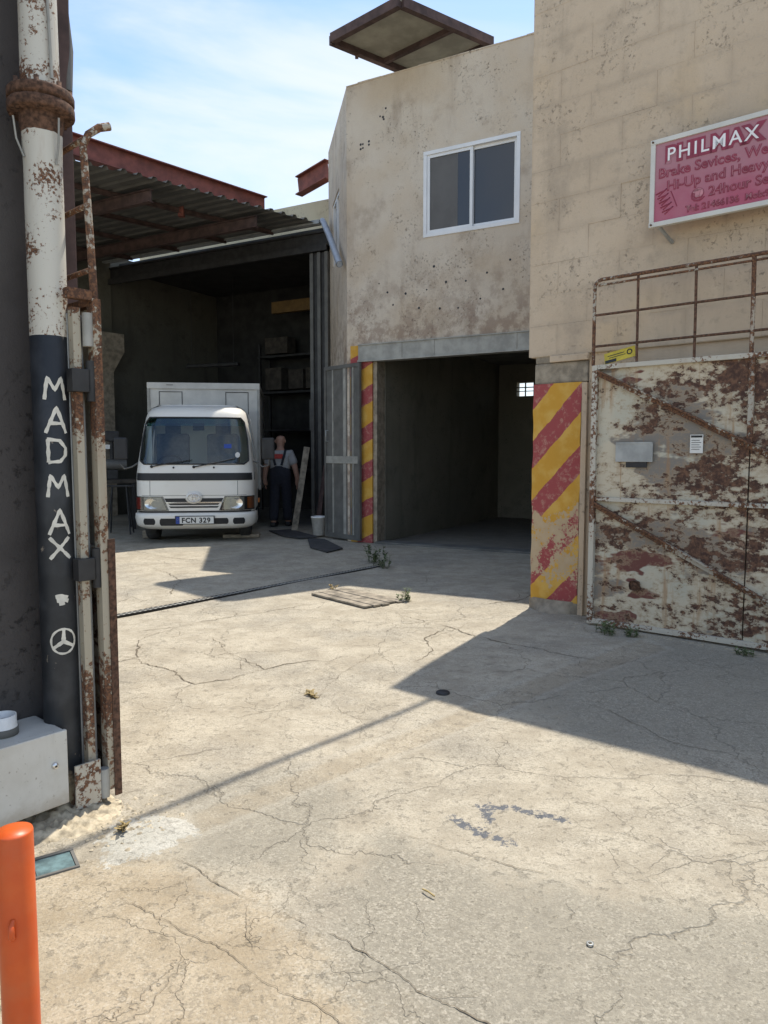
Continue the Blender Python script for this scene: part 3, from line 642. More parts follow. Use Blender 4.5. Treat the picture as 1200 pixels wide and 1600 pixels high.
yp = thing('number_plate', 'yellow plate tucked behind the top rail of the rusty gate', 'plate', (G_O[0], G_O[1], 0), RZ_R)
b = MB(); b.box(-0.13, 0.13, -0.003, 0.003, -0.045, 0.045); yb = b.build('plate', 'yellow', yp, loc=(0.205, 0.045, 2.245), rot=(R_(-12), R_(-11), 0))
b = MB(); b.box(-0.10, 0.04, -0.005, -0.0032, 0.012, 0.018); b.box(-0.09, 0.05, -0.005, -0.0032, -0.006, -0.001); b.box(-0.125, -0.03, -0.005, -0.0032, -0.043, -0.018); b.lathe([(0.024, 0.0), (0.024, 0.001), (0.015, 0.001), (0.015, 0)], 16)
b.v[-64:] = [(x + 0.085, -0.0045 + z, y + 0.005) for x, y, z in b.v[-64:]]; b.build('print', 'black', yb)

# ------------------------------------------------------------------ garage building with the sliding window
fb = thing('garage_building', 'weathered grey-beige rendered two-storey building with white window above the dark garage', 'building', F_O, RZ_F)
FW = 4.6; ZT = 7.19
b = MB(); b.wall(-0.443, FW, 3.17, ZT, 0, 0.25, [(0.92, 2.43, 4.69, 5.94)]); b.build('wall', 'render', fb)
b = MB(); b.wall(-0.443, -0.375, 0, 3.17, 0, 0.25); b.build('wall', 'render', fb)
b = MB(); b.box(-0.375, 0.03, -0.012, 0.25, 0, 3.168); b.build('pilaster', 'hazard_jamb', fb, label='narrow jamb painted with red and yellow stripes')
b = MB(); b.box(0.03, 0.10, 0.02, 0.27, 0, 2.92); b.build('jamb', 'concrete', fb)
b = MB(); b.box(-0.21, 3.9, -0.05, 0.10, 2.915, 3.165, 0.006); b.box(-0.21, 3.9, -0.075, 0.10, 2.90, 2.925); b.box(-0.205, 3.9, -0.07, 0.10, 3.160, 3.176)
for u in (0.55, 1.1, 2.4): b.box(u, u + 0.035, -0.058, -0.04, 2.926, 3.159)
b.build('lintel', 'grey_light', fb)
# parapet coping
b = MB()
for k in range(24):
    u = -0.44 + k * 0.21; b.box(u, u + 0.21, -0.006 - 0.006 * rnd.random(), 0.26, ZT, ZT + 0.012 + 0.014 * rnd.random())
b.build('coping', 'render', fb)
# interior of the garage
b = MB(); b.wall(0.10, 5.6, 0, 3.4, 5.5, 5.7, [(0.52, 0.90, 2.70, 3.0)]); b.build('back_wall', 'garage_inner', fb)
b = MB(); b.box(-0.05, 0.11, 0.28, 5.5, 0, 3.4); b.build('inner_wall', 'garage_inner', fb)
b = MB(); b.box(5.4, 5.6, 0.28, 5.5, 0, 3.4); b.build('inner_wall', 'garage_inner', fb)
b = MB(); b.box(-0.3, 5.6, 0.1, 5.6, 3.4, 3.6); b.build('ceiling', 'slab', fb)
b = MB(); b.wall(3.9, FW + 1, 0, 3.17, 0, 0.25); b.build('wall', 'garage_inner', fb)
b = MB(); b.box(0.7, 0.72, 5.52, 5.56, 2.70, 3.0); b.box(0.52, 0.90, 5.52, 5.55, 2.80, 2.815); b.box(0.52, 0.9, 5.52, 5.56, 2.88, 2.9); b.build('window_bars', 'dark_steel', fb)
b = MB(); b.prism([(-0.4, 0.2), (FW, 0.2), (5.6, 5.7), (-0.2, 5.7)], 6.35, 6.5); b.build('roof', 'slab', fb)
# threshold
b = MB(); b.box(0.1, 3.9, -0.05, 0.22, -0.02, 0.03, 0.01); b.build('threshold', 'slab', fb)
# upper room behind the window, so the glass has depth
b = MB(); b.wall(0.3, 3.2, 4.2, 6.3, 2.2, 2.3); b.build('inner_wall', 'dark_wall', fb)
# window
wn = MB(); u0, u1, z0, z1 = 0.92, 2.43, 4.69, 5.94; t = 0.055
wn.box(u0, u1, -0.015, 0.09, z1 - t, z1, 0.004); wn.box(u0, u1, -0.015, 0.09, z0, z0 + t, 0.004); wn.box(u0, u0 + t, -0.013, 0.088, z0 + t, z1 - t, 0.004); wn.box(u1 - t, u1, -0.013, 0.088, z0 + t, z1 - t, 0.004)
wf = wn.build('window', 'alu', fb)
um = 1.69
for a, c, y in ((u0 + t, um + 0.02, 0.005), (um - 0.02, u1 - t, 0.04)):
    s_ = MB(); q = 0.045; s_.box(a, c, y, y + 0.03, z1 - t - q, z1 - t); s_.box(a, c, y, y + 0.03, z0 + t, z0 + t + q); s_.box(a, a + q, y + 0.001, y + 0.029, z0 + t + q, z1 - t - q); s_.box(c - q, c, y + 0.001, y + 0.029, z0 + t + q, z1 - t - q); s_.build('sash', 'alu', wf)
    g_ = MB(); g_.box(a + q, c - q, y + 0.016, y + 0.0162 + 0.004, z0 + t + q, z1 - t - q); g_.build('pane', 'win', wf)
b = MB(); b.box(u0 + t + 0.05, 1.47, 0.0195, 0.0205, z0 + t + 0.05, z1 - t - 0.05); b.build('fly_screen', 'screen', wf)  # added sheet: the pane's lighter interior and reflection put into its grey
# fixing holes in the render
hp = MB(); hp.lathe([(0.0, 0.001), (0.012, 0.001), (0.019, 0.0)], 9); hm = hp.mesh('fixing_hole', M['black'])
for u, z in ((0.27, 6.72), (0.17, 6.62), (0.22, 6.60), (0.235, 6.565), (-0.18, 6.27), (-0.14, 6.27), (-0.18, 6.20), (-0.14, 6.21), (-0.03, 6.29), (-0.03, 6.24), (0.3, 3.95), (0.62, 3.9), (0.98, 3.92), (1.3, 4.0), (1.62, 3.98), (1.95, 4.06), (0.4, 3.75), (0.85, 3.66), (1.2, 3.62), (1.5, 3.6), (1.85, 3.7), (2.2, 3.8), (1.1, 4.25), (2.3, 4.2), (0.15, 4.1)):
    o = link('fixing_hole', hm, fb, (u, -0.0015, z), (R_(90), 0, 0)); s = rnd.uniform(0.6, 1.1); o.scale = (s, s, 1)
# chamfered flank
ch = MB(); o_c = bpy.data.objects.new('flank', None)
def toF(p):
    d = Vector((p[0] - F_O[0], p[1] - F_O[1])); c, s = math.cos(R_(-RZ_F)), math.sin(R_(-RZ_F)); return (d.x * c - d.y * s, d.x * s + d.y * c)
bpy.data.objects.remove(o_c)
C0, C1 = Vector((-0.595, 12.087)), Vector((-1.066, 14.596)); cd_ = (C1 - C0).normalized(); cn = Vector((cd_.y, -cd_.x))
fl = bpy.data.objects.new('flank_wall', None)
b = MB(); b.wall(-2.553, 0, 0, ZT, 0, 0.2, [(-1.95, -0.95, 4.85, 6.0)])
fk = b.build('flank_wall', 'render', fb)
def setw(o, loc, rz):   # place a child by world position
    o.location = (*toF(loc), 0); o.rotation_euler = (0, 0, R_(rz - RZ_F))
rzC = math.degrees(math.atan2(-cd_.y, -cd_.x)); setw(fk, C0, rzC)
b = MB(); b.box(-1.95, -0.95, 0.06, 0.10, 4.85, 6.0); o = b.build('pane', 'win', fk)
b = MB()
for a in (-1.95, -1.47, -1.0): b.box(a, a + 0.05, 0.02, 0.09, 4.85, 6.0)
for z in (4.85, 5.95): b.box(-1.9, -1.0, 0.021, 0.089, z, z + 0.05)
b.build('window_frame', 'alu', fk)
bpy.data.objects.remove(fl)

# ------------------------------------------------------------------ steel side door standing open
dr = thing('steel_door', 'narrow grey steel door leaf standing open beside the striped jamb', 'door', (-0.375, 11.86, 0.03), math.degrees(math.atan2(0.74, -0.64)))
DW, DH = 0.95, 2.86
for x0_, x1_, z0_, z1_ in ((0, 0.05, 0, DH), (DW - 0.05, DW, 0, DH), (0.05, DW - 0.05, DH - 0.06, DH), (0.05, DW - 0.05, 0, 0.08), (0.05, DW - 0.05, 1.25, 1.37)):
    b = MB(); b.box(x0_, x1_, -0.02, 0.025, z0_, z1_, 0.003); b.build('frame_bar', 'grey_light' if z0_ > 1 and z1_ < 2 else 'grey_paint', dr)
for z0_, z1_ in ((0.08, 1.25), (1.37, DH - 0.06)):
    b = MB(); b.box(0.05, DW - 0.05, -0.002, 0.004, z0_, z1_); b.build('sheet_panel', 'grey_paint', dr)
    for xx, wd in ((0.16, 0.025), (0.36, 0.07), (0.70, 0.03)):
        b = MB(); b.box(xx, xx + wd, -0.006, 0.022, z0_ + 0.002, z1_ - 0.002); b.build('rib', 'grey_light', dr)
b = MB(); b.tube([(0.84, 0.025, 1.62), (0.84, 0.07, 1.62), (0.84, 0.07, 1.80), (0.84, 0.025, 1.80)], 0.009, 8); b.build('handle', 'galv', dr)

# ------------------------------------------------------------------ workshop bay
E_ = (-1.05, 14.40, 0)
bay = thing('workshop_bay', 'dark open-fronted workshop bay behind the parked truck', 'building', E_, RZ_F)
BW, BD, BH = 6.05, 3.6, 5.40
b = MB(); b.box(-BW, 0.0, 0, 0.25, BH, BH + 0.27); b.box(-BW, 0.0, -0.06, 0.28, BH, BH + 0.035); b.box(-BW, 0, -0.06, 0.28, BH + 0.25, BH + 0.285); b.build('header_beam', 'dark_steel', bay)
b = MB(); b.box(-BW, 0.0, -0.10, -0.065, BH - 0.10, BH + 0.02); b.build('door_track', 'dark_steel', bay)
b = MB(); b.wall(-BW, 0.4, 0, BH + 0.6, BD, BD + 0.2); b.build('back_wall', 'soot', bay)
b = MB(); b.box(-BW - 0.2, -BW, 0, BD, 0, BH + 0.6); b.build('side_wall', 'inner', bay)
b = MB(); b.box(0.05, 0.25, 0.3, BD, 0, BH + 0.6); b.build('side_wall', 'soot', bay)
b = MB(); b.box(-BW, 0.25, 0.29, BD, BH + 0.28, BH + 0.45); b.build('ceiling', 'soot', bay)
b = MB(); b.box(-BW - 0.2, 0.25, 1.1, 1.35, BH + 0.45, 6.70); b.build('parapet', 'cream', bay)
b = MB(); b.box(-0.8, 0.3, 1.6, 2.0, 6.4, 7.12); b.build('roof_hut', 'stone', bay)
b = MB()
for k in range(5): b.box(-0.42 + 0.085 * k, -0.35 + 0.085 * k, -0.02 + 0.03 * (k % 2), 0.24, 0.02, BH - 0.11)
for k in range(5):
    pass
bd = [b]
for k in range(5):
    q = MB(); q.box(-0.42 + 0.085 * k, -0.345 + 0.085 * k, -0.05 + 0.035 * (k % 2), 0.22, 0.02, BH - 0.11, 0.006); q.build('folded_door_panel', 'grey_paint' if k % 2 == 0 else 'dark_steel', bay)
q = MB(); q.box(-0.46, -0.425, -0.03, 0.05, 1.9, 2.5); q.build('door_lever', 'grey_paint', bay)
# overhead crane beam, wall lamp
cr1 = tag(MB().box(-3.4, -0.4, 2.6, 2.75, 4.85, 5.12).build('crane_beam', 'crane', None, loc=E_, rot=(0, 0, R_(RZ_F))), 'yellow crane beam high across the dark bay', 'beam')
# pier with flared head on the left wall
yw = thing('yard_wall', 'dull olive rendered wall running back beside the truck', 'wall', (-6.28, 17.32, 0), math.degrees(math.atan2(0.8, 0.6)))
b = MB(); b.box(-9, -0.02, 0, 0.2, 0, 6.0); b.build('wall', 'inner', yw)
b = MB(); b.add([(x, y, z) for z, w_, d_ in ((0, .2, .22), (3.3, .2, .22), (3.75, .36, .42), (4.15, .36, .42)) for x, y in ((-w_ - .35, -d_), (w_ - .35, -d_), (w_ - .35, 0.0), (-w_ - .35, 0.0))],
      [(4 * i + k, 4 * i + (k + 1) % 4, 4 * i + 4 + (k + 1) % 4, 4 * i + 4 + k) for i in range(3) for k in range(4)] + [(12, 13, 14, 15)]); b.build('pier', 'concrete', yw)

# ------------------------------------------------------------------ canopy over the yard
K = Vector((-1.24, 14.52, 5.80)); dB = Vector((-0.873, 0.488, 0)); eB = Vector((-0.74, -0.672, 0)).normalized()
cp = thing('yard_canopy', 'corrugated sheet canopy on red-brown steel beams above the truck', 'canopy', (0, 0, 0))
per, hgt = 0.25, 0.045
def prof(s):
    f = (s / per) % 1.0
    return hgt * (0 if f < 0.5 else min((f - 0.5) / 0.12, 1) if f < 0.75 else max(0, 1 - (f - 0.82) / 0.12) if f > 0.82 else 1)
knots = [0, 0.5, 0.62, 0.82, 0.94]
for k in range(8):
    s0, s1 = k * 1.0, (k + 1) * 1.0 + 0.06; ss = sorted({s0, s1, *[i * per + f * per for i in range(int(s0 / per), int(s1 / per) + 1) for f in knots if s0 < i * per + f * per < s1]})
    b = MB(); dz = 0.003 * (k % 2); n_t = 3; ex = rnd.uniform(-0.05, 0.05)
    for th in (0.0, 0.004):
        for a, c in zip(ss, ss[1:]):
            q = [K + eB * a + Vector((0, 0, prof(a) + dz + th)) - dB * (0.10 + ex), K + eB * c + Vector((0, 0, prof(c) + dz + th)) - dB * (0.10 + ex), K + eB * c + dB * 5.9 + Vector((0, 0, prof(c) + dz + th)), K + eB * a + dB * 5.9 + Vector((0, 0, prof(a) + dz + th))]
            b.face(q if th else q[::-1])
    b.build('roof_sheet', 'sheet', cp)
def ibeam(p, q, h, wd, tw=0.014):
    b = MB(); p = Vector(p); q = Vector(q); up = Vector((0, 0, 1))
    b.bar(p + up * (h / 2 - tw / 2), q + up * (h / 2 - tw / 2), wd, tw); b.bar(p - up * (h / 2 - tw / 2), q - up * (h / 2 - tw / 2), wd, tw); b.bar(p, q, tw, h - 2 * tw); return b
for s in (1.35, 3.35, 5.5):
    p = K + eB * s + dB * 0.06 - Vector((0, 0, 0.19)); ibeam(p, p + dB * 5.8, 0.20, 0.10).build('rafter', 'oxide_dark', cp)
for t_ in (0.9, 2.1, 3.4, 4.8):
    p = K + dB * t_ + eB * 0.2 - Vector((0, 0, 0.045)); ibeam(p, p + eB * 7.4, 0.08, 0.05, 0.008).build('purlin', 'oxide_dark', cp)
b = MB(); p = K + eB * 7.6 + dB * 0.4; b.box(p.x - 0.07, p.x + 0.07, p.y - 0.07, p.y + 0.07, 0, 5.48); b.build('column', 'oxide_dark', cp)
b = MB(); p = K + eB * 5.5 + dB * 5.6; b.box(p.x - 0.07, p.x + 0.07, p.y - 0.07, p.y + 0.07, 0, 5.48); b.build('column', 'oxide_dark', cp)
p, q = Vector((-2.36, 14.95, 6.30)), Vector((-7.4, 9.28, 6.30))
gd = ibeam(p, q, 0.34, 0.20, 0.018).build('roof_girder', 'oxide'); tag(gd, 'long red-oxide steel girder standing above the canopy edge', 'girder')
b = MB()
for k in (0.25, 0.62, 0.95):
    c_ = p.lerp(q, k); b.box(c_.x - 0.05, c_.x + 0.05, c_.y - 0.05, c_.y + 0.05, 5.66, 6.13)
b.build('stub_post', 'oxide', gd)
g2 = ibeam((-1.08, 14.72, 6.92), (-1.72, 15.3, 6.80), 0.36, 0.18, 0.02).build('girder_stub', 'oxide'); tag(g2, 'short red-oxide girder stub jutting from the beige flank wall', 'girder')
gu = MB(); p = Vector((-1.2, 14.28, 5.80)); gu.bar(p, p + dB * 6.0, 0.10, 0.07); tag(gu.build('roof_gutter', 'galv'), 'grey gutter along the back edge of the canopy', 'gutter')
pp = MB(); pts = [(-1.16, 14.28, 5.82), (-1.12, 14.05, 5.72), (-0.95, 13.2, 5.22), (-0.715, 12.12, 4.48)]
pp.tube(pts, 0.055, 14, cap=False); pp.tube([pts[-1], (-0.80, 12.5, 4.74)], 0.048, 14); tag(pp.build('drain_pipe', 'pvc'), 'grey plastic downpipe slanting across the beige flank wall', 'pipe')

# roof hatch plate overhanging the parapet
hz = 7.5
hc = [Vector(v) for v in ((-0.78, 11.32, hz), (0.215, 10.42, hz), (1.594, 11.4, hz), (0.538, 12.35, hz))]
hp_ = thing('roof_awning', 'flat steel-framed awning panel jutting over the beige parapet', 'awning', (0, 0, 0))
b = MB(); b.prism([(v.x, v.y) for v in hc], hz + 0.02, hz + 0.06); b.build('sheet', 'canopy_board', hp_)
for i in range(4):
    b = MB(); b.bar(hc[i] + (hc[(i + 1) % 4] - hc[i]) * 0.02, hc[(i + 1) % 4], 0.09, 0.13); b.build('frame_bar', 'oxide_dark', hp_)
for t_ in (0.58,):
    b = MB(); b.bar(hc[0].lerp(hc[3], t_) + Vector((0, 0, -0.01)), hc[1].lerp(hc[2], t_) + Vector((0, 0, -0.01)), 0.06, 0.09); b.build('cross_bar', 'oxide_dark', hp_)
for i in (2, 3):
    b = MB(); v = hc[i]; b.box(v.x - 0.05, v.x + 0.05, v.y - 0.05, v.y + 0.05, 6.5, hz - 0.06); b.build('post', 'oxide_dark', hp_)
b = MB(); b.bar(hc[0].lerp(hc[3], 0.28) - Vector((0, 0, 0.06)), hc[0].lerp(hc[3], 0.28) - Vector((0, 0, 0.12)), 0.05, 0.03); b.build('hook', 'oxide_dark', hp_)

# ------------------------------------------------------------------ left: wall, post, gate leaf
AZL = 40.0; dL = Vector((math.sin(R_(AZL)), math.cos(R_(AZL)), 0)); nL = Vector((dL.y, -dL.x, 0))
PO = Vector((-1.322, 2.952, 0)); PR = 0.071
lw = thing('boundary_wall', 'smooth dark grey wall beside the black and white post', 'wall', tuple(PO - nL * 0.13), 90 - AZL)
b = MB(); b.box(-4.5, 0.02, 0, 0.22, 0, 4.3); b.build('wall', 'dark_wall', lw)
b = MB(); b.box(0.025, 0.20, 0.01, 0.10, 0, 4.0, 0.006); b.build('end_column', 'oxide_dark', lw)
b = MB()
for k in range(4): b.tube([(0.19 + 0.010 * k, 0.02 + 0.02 * k, 2.95), (0.20 + 0.012 * k, 0.03 + 0.02 * k, 3.15), (0.185 + 0.012 * k, 0.03 + 0.02 * k, 3.3), (0.17 + 0.012 * k, 0.03, 3.9)], 0.018, 8)
b.build('loose_sheeting', 'grey_paint', lw)
ps = thing('gate_post', 'rusty white pipe post painted black below with hand-painted white capital letters', 'post', tuple(PO))
b = MB(); b.lathe([(PR, 1.90), (PR, 2.45), (PR * 0.985, 2.5), (PR, 2.6), (PR * 1.05, 2.70)], 32); b.lathe([(PR * 1.0, 2.85), (PR * 0.97, 3.1), (PR, 4.3)], 32); b.face([(PR * math.cos(a * math.pi / 16), PR * math.sin(a * math.pi / 16), 4.3) for a in range(32)]); b.build('upper_pipe', 'pole_white', ps)
b = MB(); b.lathe([(PR * 1.012, 0.0), (PR * 1.012, 0.5), (PR * 1.008, 1.2), (PR * 1.006, 1.905), (PR * 0.98, 1.906)], 32); b.build('lower_pipe', 'pole_black', ps)
b = MB(); b.lathe([(PR, 2.66), (PR * 1.12, 2.70), (PR * 1.16, 2.735), (PR * 1.16, 2.742), (PR * 1.66, 2.744), (PR * 1.70, 2.75), (PR * 1.70, 2.778), (PR * 1.66, 2.783), (PR * 1.5, 2.785), (PR * 1.5, 2.789), (PR * 1.66, 2.791), (PR * 1.70, 2.796), (PR * 1.70, 2.822), (PR * 1.66, 2.828), (PR * 0.97, 2.83)], 32)
b.v = [(x * (1 + 0.006 * rnd.uniform(-1, 1)), y * (1 + 0.006 * rnd.uniform(-1, 1)), z + 0.001 * rnd.uniform(-1, 1)) for x, y, z in b.v]; b.build('pipe_flange', 'rust_deep', ps)
for a in range(8):
    q = MB(); q.lathe([(0, 0.008), (0.010, 0.008), (0.010, -0.105), (0, -0.105)], 6); q.build('flange_bolt', 'rust_deep', ps, loc=(PR * 1.48 * math.cos(a * 0.785 + 0.3), PR * 1.48 * math.sin(a * 0.785 + 0.3), 2.84))
# hand-painted marks wrapped on the pipe; camera-facing direction is the middle of the lettering
PHI0 = math.atan2(-PO.y, -PO.x) + 0.18
def painted(strokes, zc, hgt_, wid, lw_, ang0=0.0, name='painted_letter', slant=0.0):
    b = MB(); r = PR * 1.012 + 0.0015
    for st in strokes:
        pts = []
        for (a, c) in zip(st, st[1:]):
            n = max(2, int(math.hypot((c[0] - a[0]) * wid, (c[1] - a[1]) * hgt_) / 0.006))
            pts += [((a[0] + (c[0] - a[0]) * k / n) * wid, (a[1] + (c[1] - a[1]) * k / n) * hgt_) for k in range(n)]
        pts.append((st[-1][0] * wid, st[-1][1] * hgt_)); lft = []; rgt = []
        for k, p in enumerate(pts):
            q0 = pts[max(0, k - 1)]; q1 = pts[min(len(pts) - 1, k + 1)]; d = Vector((q1[0] - q0[0], q1[1] - q0[1])).normalized(); nn = Vector((-d.y, d.x)); hw = lw_ / 2 * (1 + 0.16 * math.sin(k * 0.9) + rnd.uniform(-.08, .08))
            for lst, sg_ in ((lft, 1), (rgt, -1)):
                x = p[0] + nn.x * hw * sg_; z = p[1] + nn.y * hw * sg_; x += slant * z; ph = PHI0 + ang0 + x / r; lst.append((r * math.cos(ph), r * math.sin(ph), zc + z))
        for k in range(len(pts) - 1): b.face([lft[k], rgt[k], rgt[k + 1], lft[k + 1]])
        r += 0.0003
    return b.build(name, 'letter', ps)
cirq = lambda a0, a1, rx=0.5, ry=0.5, n=16: [(rx * math.cos(R_(a0 + (a1 - a0) * k / n)), ry * math.sin(R_(a0 + (a1 - a0) * k / n))) for k in range(n + 1)]
Mm = [[(-.5, -.5), (-.35, .5), (0, -.05), (.33, .5), (.5, -.5)]]; Aa = [[(-.5, -.5), (0.05, .5), (.5, -.5)], [(-.28, -.12), (.3, -.12)]]
Dd = [[(-.4, .48), (-.4, -.5)], [(-.45, .48), (.15, .42), (.45, .1), (.42, -.2), (.15, -.46), (-.42, -.5)]]; Xx = [[(-.5, .5), (.5, -.5)], [(.45, .5), (-.5, -.5)]]
for st, z, h in ((Mm, 1.70, 0.085), (Aa, 1.578, 0.10), (Dd, 1.46, 0.092), (Mm, 1.32, 0.085), (Aa, 1.178, 0.098), (Xx, 1.075, 0.085)): painted(st, z, h, 0.078, 0.013)
painted([cirq(0, 360, .5, .5, 30)], 0.70, 0.10, 0.094, 0.0085, name='painted_emblem'); painted([[(0, 0), (0.02, .46)], [(0, 0), (-.42, -.26)], [(0, 0), (.42, -.24)]], 0.70, 0.10, 0.094, 0.014, name='painted_emblem')
painted([[(-.30, .12), (.0, .16), (.28, .06)], [(-.25, -.05), (.05, -.02), (.30, -.10)], [(-.15, -.20), (.12, -.16)]], 0.87, 0.085, 0.08, 0.016, name='paint_smear')
# cable and wires tied to the post
b = MB(); b.tube([(PR * 0.9, -PR * 0.75, 4.2), (PR * 0.8, -PR * 0.8, 3.4), (PR * 0.95, -PR * 0.7, 2.86)], 0.006, 6); b.build('wire', 'grey_light', ps)
b = MB(); b.tube([(-PR * 1.1, -PR * 0.9, 2.72), (-PR * 1.0, -PR * 0.85, 2.64), (-PR * 0.6, -PR * 0.9, 2.57)], 0.004, 6); b.build('wire', 'grey_light', ps)
b = MB(); b.tube([(PR * 1.2, -PR * 0.6, 2.72), (PR * 1.15, -PR * 0.6, 2.63), (PR * 0.95, -PR * 0.5, 2.55)], 0.004, 6); b.build('wire', 'grey_light', ps)

# left gate leaf, folded back along the yard: seen edge-on
LG = Vector((-1.128, 3.01, 0)); AZG = -48.0
lg = thing('gate_leaf', 'flaking pale gate leaf seen edge-on, hinged beside the black lettered post', 'gate', tuple(LG), 90 - AZG)
# local x runs back-left along the leaf, local y points into the yard (to the right)
def stile(x0_, x1_, y0_, y1_, z0_, z1_, name='stile', m='rust_leaf'):
    b = MB(); b.box(x0_, x1_, y0_, y1_, z0_, z1_, 0.003)
    b.v = [(x + 0.004 * math.sin(z * 4), y + 0.003 * math.sin(z * 5 + 1), z) for x, y, z in b.v]; return b.build(name, m, lg)
stile(-0.02, 0.03, -0.05, -0.014, 0.05, 2.06)
stile(0.0, 0.04, -0.122, -0.09, 0.03, 2.02, 'hinge_stile')
stile(0.046, 0.06, -0.125, -0.06, 0.06, 2.0, 'hinge_stile', 'galv')
for z0_, z1_ in ((0.06, 1.04), (1.07, 2.04)):
    b = MB(); b.grid(lambda u, v: (0.03 + 2.5 * u, -0.012 + 0.006 * math.sin(7 * u + 3 * v), z0_ + (z1_ - z0_) * v), 20, 8); b.grid(lambda u, v: (2.53 - 2.5 * u, -0.016 + 0.006 * math.sin(7 * (1 - u) + 3 * v), z0_ + (z1_ - z0_) * v), 20, 8); b.build('sheet_panel', 'gate', lg)
for z in (0.045, 1.055, 2.05):
    b = MB(); b.box(0.031, 2.53, -0.05, -0.005, z - 0.015, z + 0.015); b.build('rail', 'rust', lg)
b = MB(); b.bar((-0.022, -0.006, 0.02), (-0.022, -0.006, 1.1), 0.006, 0.03, (0, 1, 0)); b.build('edge_strip', 'rust_deep', lg)
b = MB(); b.tube([(0.0, -0.035, 2.05), (0.0, -0.045, 2.3), (0.005, -0.055, 2.55), (0.005, -0.06, 2.64), (-0.01, -0.045, 2.685), (-0.03, -0.01, 2.715), (-0.04, 0.03, 2.73)], [0.016, 0.0155, 0.015, 0.015, 0.015, 0.016, 0.016], 8); b.build('top_rail', 'rust', lg)
for z, y in ((2.665, -0.06), (2.42, -0.05), (2.175, -0.04)):
    b = MB(); b.tube([(0.0, y, z), (2.5, y + 0.02, z + 0.005)], 0.011, 8); b.build('rail_bar', 'rust', lg)
b = MB(); b.tube([(2.5, -0.03, 2.05), (2.5, -0.03, 2.67)], 0.015, 8); b.build('upright_bar', 'rust', lg)
b = MB(); b.box(-0.015, 0.025, -0.15, -0.05, 2.05, 2.09, 0.003); b.build('rail_bracket', 'rust', lg)
for z in (1.735, 0.985):
    b = MB(); b.box(-0.02, 0.03, -0.145, -0.075, z - 0.045, z + 0.045, 0.004); b.tube([(0.0, -0.06, z - 0.08), (0.0, -0.06, z + 0.08)], 0.018, 10); b.build('hinge', 'dark_steel', lg)
b = MB(); b.tube([(-0.005, -0.07, 1.87), (-0.005, -0.07, 2.0)], 0.02, 10); b.build('hinge', 'grey_light', lg)
b = MB(); b.tube([(-0.015, -0.065, 0.03), (-0.015, -0.065, 0.15)], 0.022, 10); b.build('drop_bolt', 'galv', lg)
b = MB(); b.prism([(-0.03, -0.19), (-0.02, -0.19), (-0.02, -0.085), (-0.03, -0.085)], 0.02, 0.20); b.build('kick_plate', 'rust_pale', lg)

for o in lg.children:   # the leaf was drawn for the other hand: mirror it across its own plane
    o.data.transform(Matrix.Scale(-1, 4, (0, 1, 0))); o.data.flip_normals()
# electricity cabinet on the dark wall
mb = thing('meter_cabinet', 'pale grey steel cabinet fixed low on the dark wall', 'cabinet', tuple(PO - nL * 0.13 + dL * 0.0), 90 - AZL)
BX1, BX0, BY, BZ0, BZ1 = -0.055, -0.62, -0.245, 0.068, 0.362
b = MB(); b.box(BX0, BX1, BY, -0.002, BZ0, BZ1, 0.008); b.build('cabinet_body', 'cabinet', mb)
b = MB(); b.box(BX0 + 0.004, BX1 + 0.004, BY - 0.022, BY - 0.003, BZ0 - 0.002, BZ1 + 0.002, 0.005); dd = b.build('door', 'cabinet', mb)
b = MB(); b.lathe([(0.0, 0.012), (0.010, 0.012), (0.013, 0.008), (0.014, 0.0)], 16); lk = b.build('lock', 'chrome', dd, loc=(BX1 - 0.05, BY - 0.022, 0.235), rot=(R_(90), 0, 0))
b = MB(); b.box(-0.004, 0.004, -0.004, 0.004, 0.0121, 0.014); b.build('key_slot', 'black', lk)
for xx in (-0.14, -0.115):
    b = MB(); b.lathe([(0.016, BZ0 - 0.002), (0.016, BZ0 - 0.03), (0.012, BZ0 - 0.03), (0.011, 0.0)], 12); b.build('cable_gland', 'white_pvc', mb, loc=(xx, BY + 0.08 + (xx + 0.14) * 2, 0))
rp = PO - nL * 0.13 + dL * (-0.235) + nL * 0.125
b = MB(); b.lathe([(0.045, 0.0), (0.053, 0.0), (0.053, 0.032), (0.050, 0.035), (0.050, 0.078), (0.0445, 0.078), (0.0445, 0.0)], 28); rg = b.build('pipe_offcut', 'white_pvc', None, loc=(rp.x, rp.y, BZ1 + 0.001)); tag(rg, 'short white plastic pipe offcut standing on the grey cabinet', 'pipe')
b = MB(); b.lathe([(0.0505, 0.0), (0.0555, 0.001), (0.0555, 0.03), (0.0505, 0.031)], 28); b.build('collar', 'slab', rg)
b = MB(); b.lathe([(0.0, 0.05), (0.044, 0.05)], 20); b.build('plug', 'oxide_dark', rg)

# orange bollard
bo = thing('bollard', 'bright orange steel pipe bollard in the near corner', 'bollard', (-0.852, 1.63, 0))
b = MB(); b.lathe([(0.041, 0.0), (0.041, 0.580), (0.0395, 0.585), (0.0, 0.586)], 32); b.build('pipe', 'orange', bo)
b = MB(); b.tube([(0.039, -0.010, 0.39), (0.052, -0.014, 0.385), (0.052, -0.014, 0.36), (0.040, -0.011, 0.35)], 0.007, 8); o = b.build('lug', 'orange', bo); o.rotation_euler = (0, 0, R_(-62))

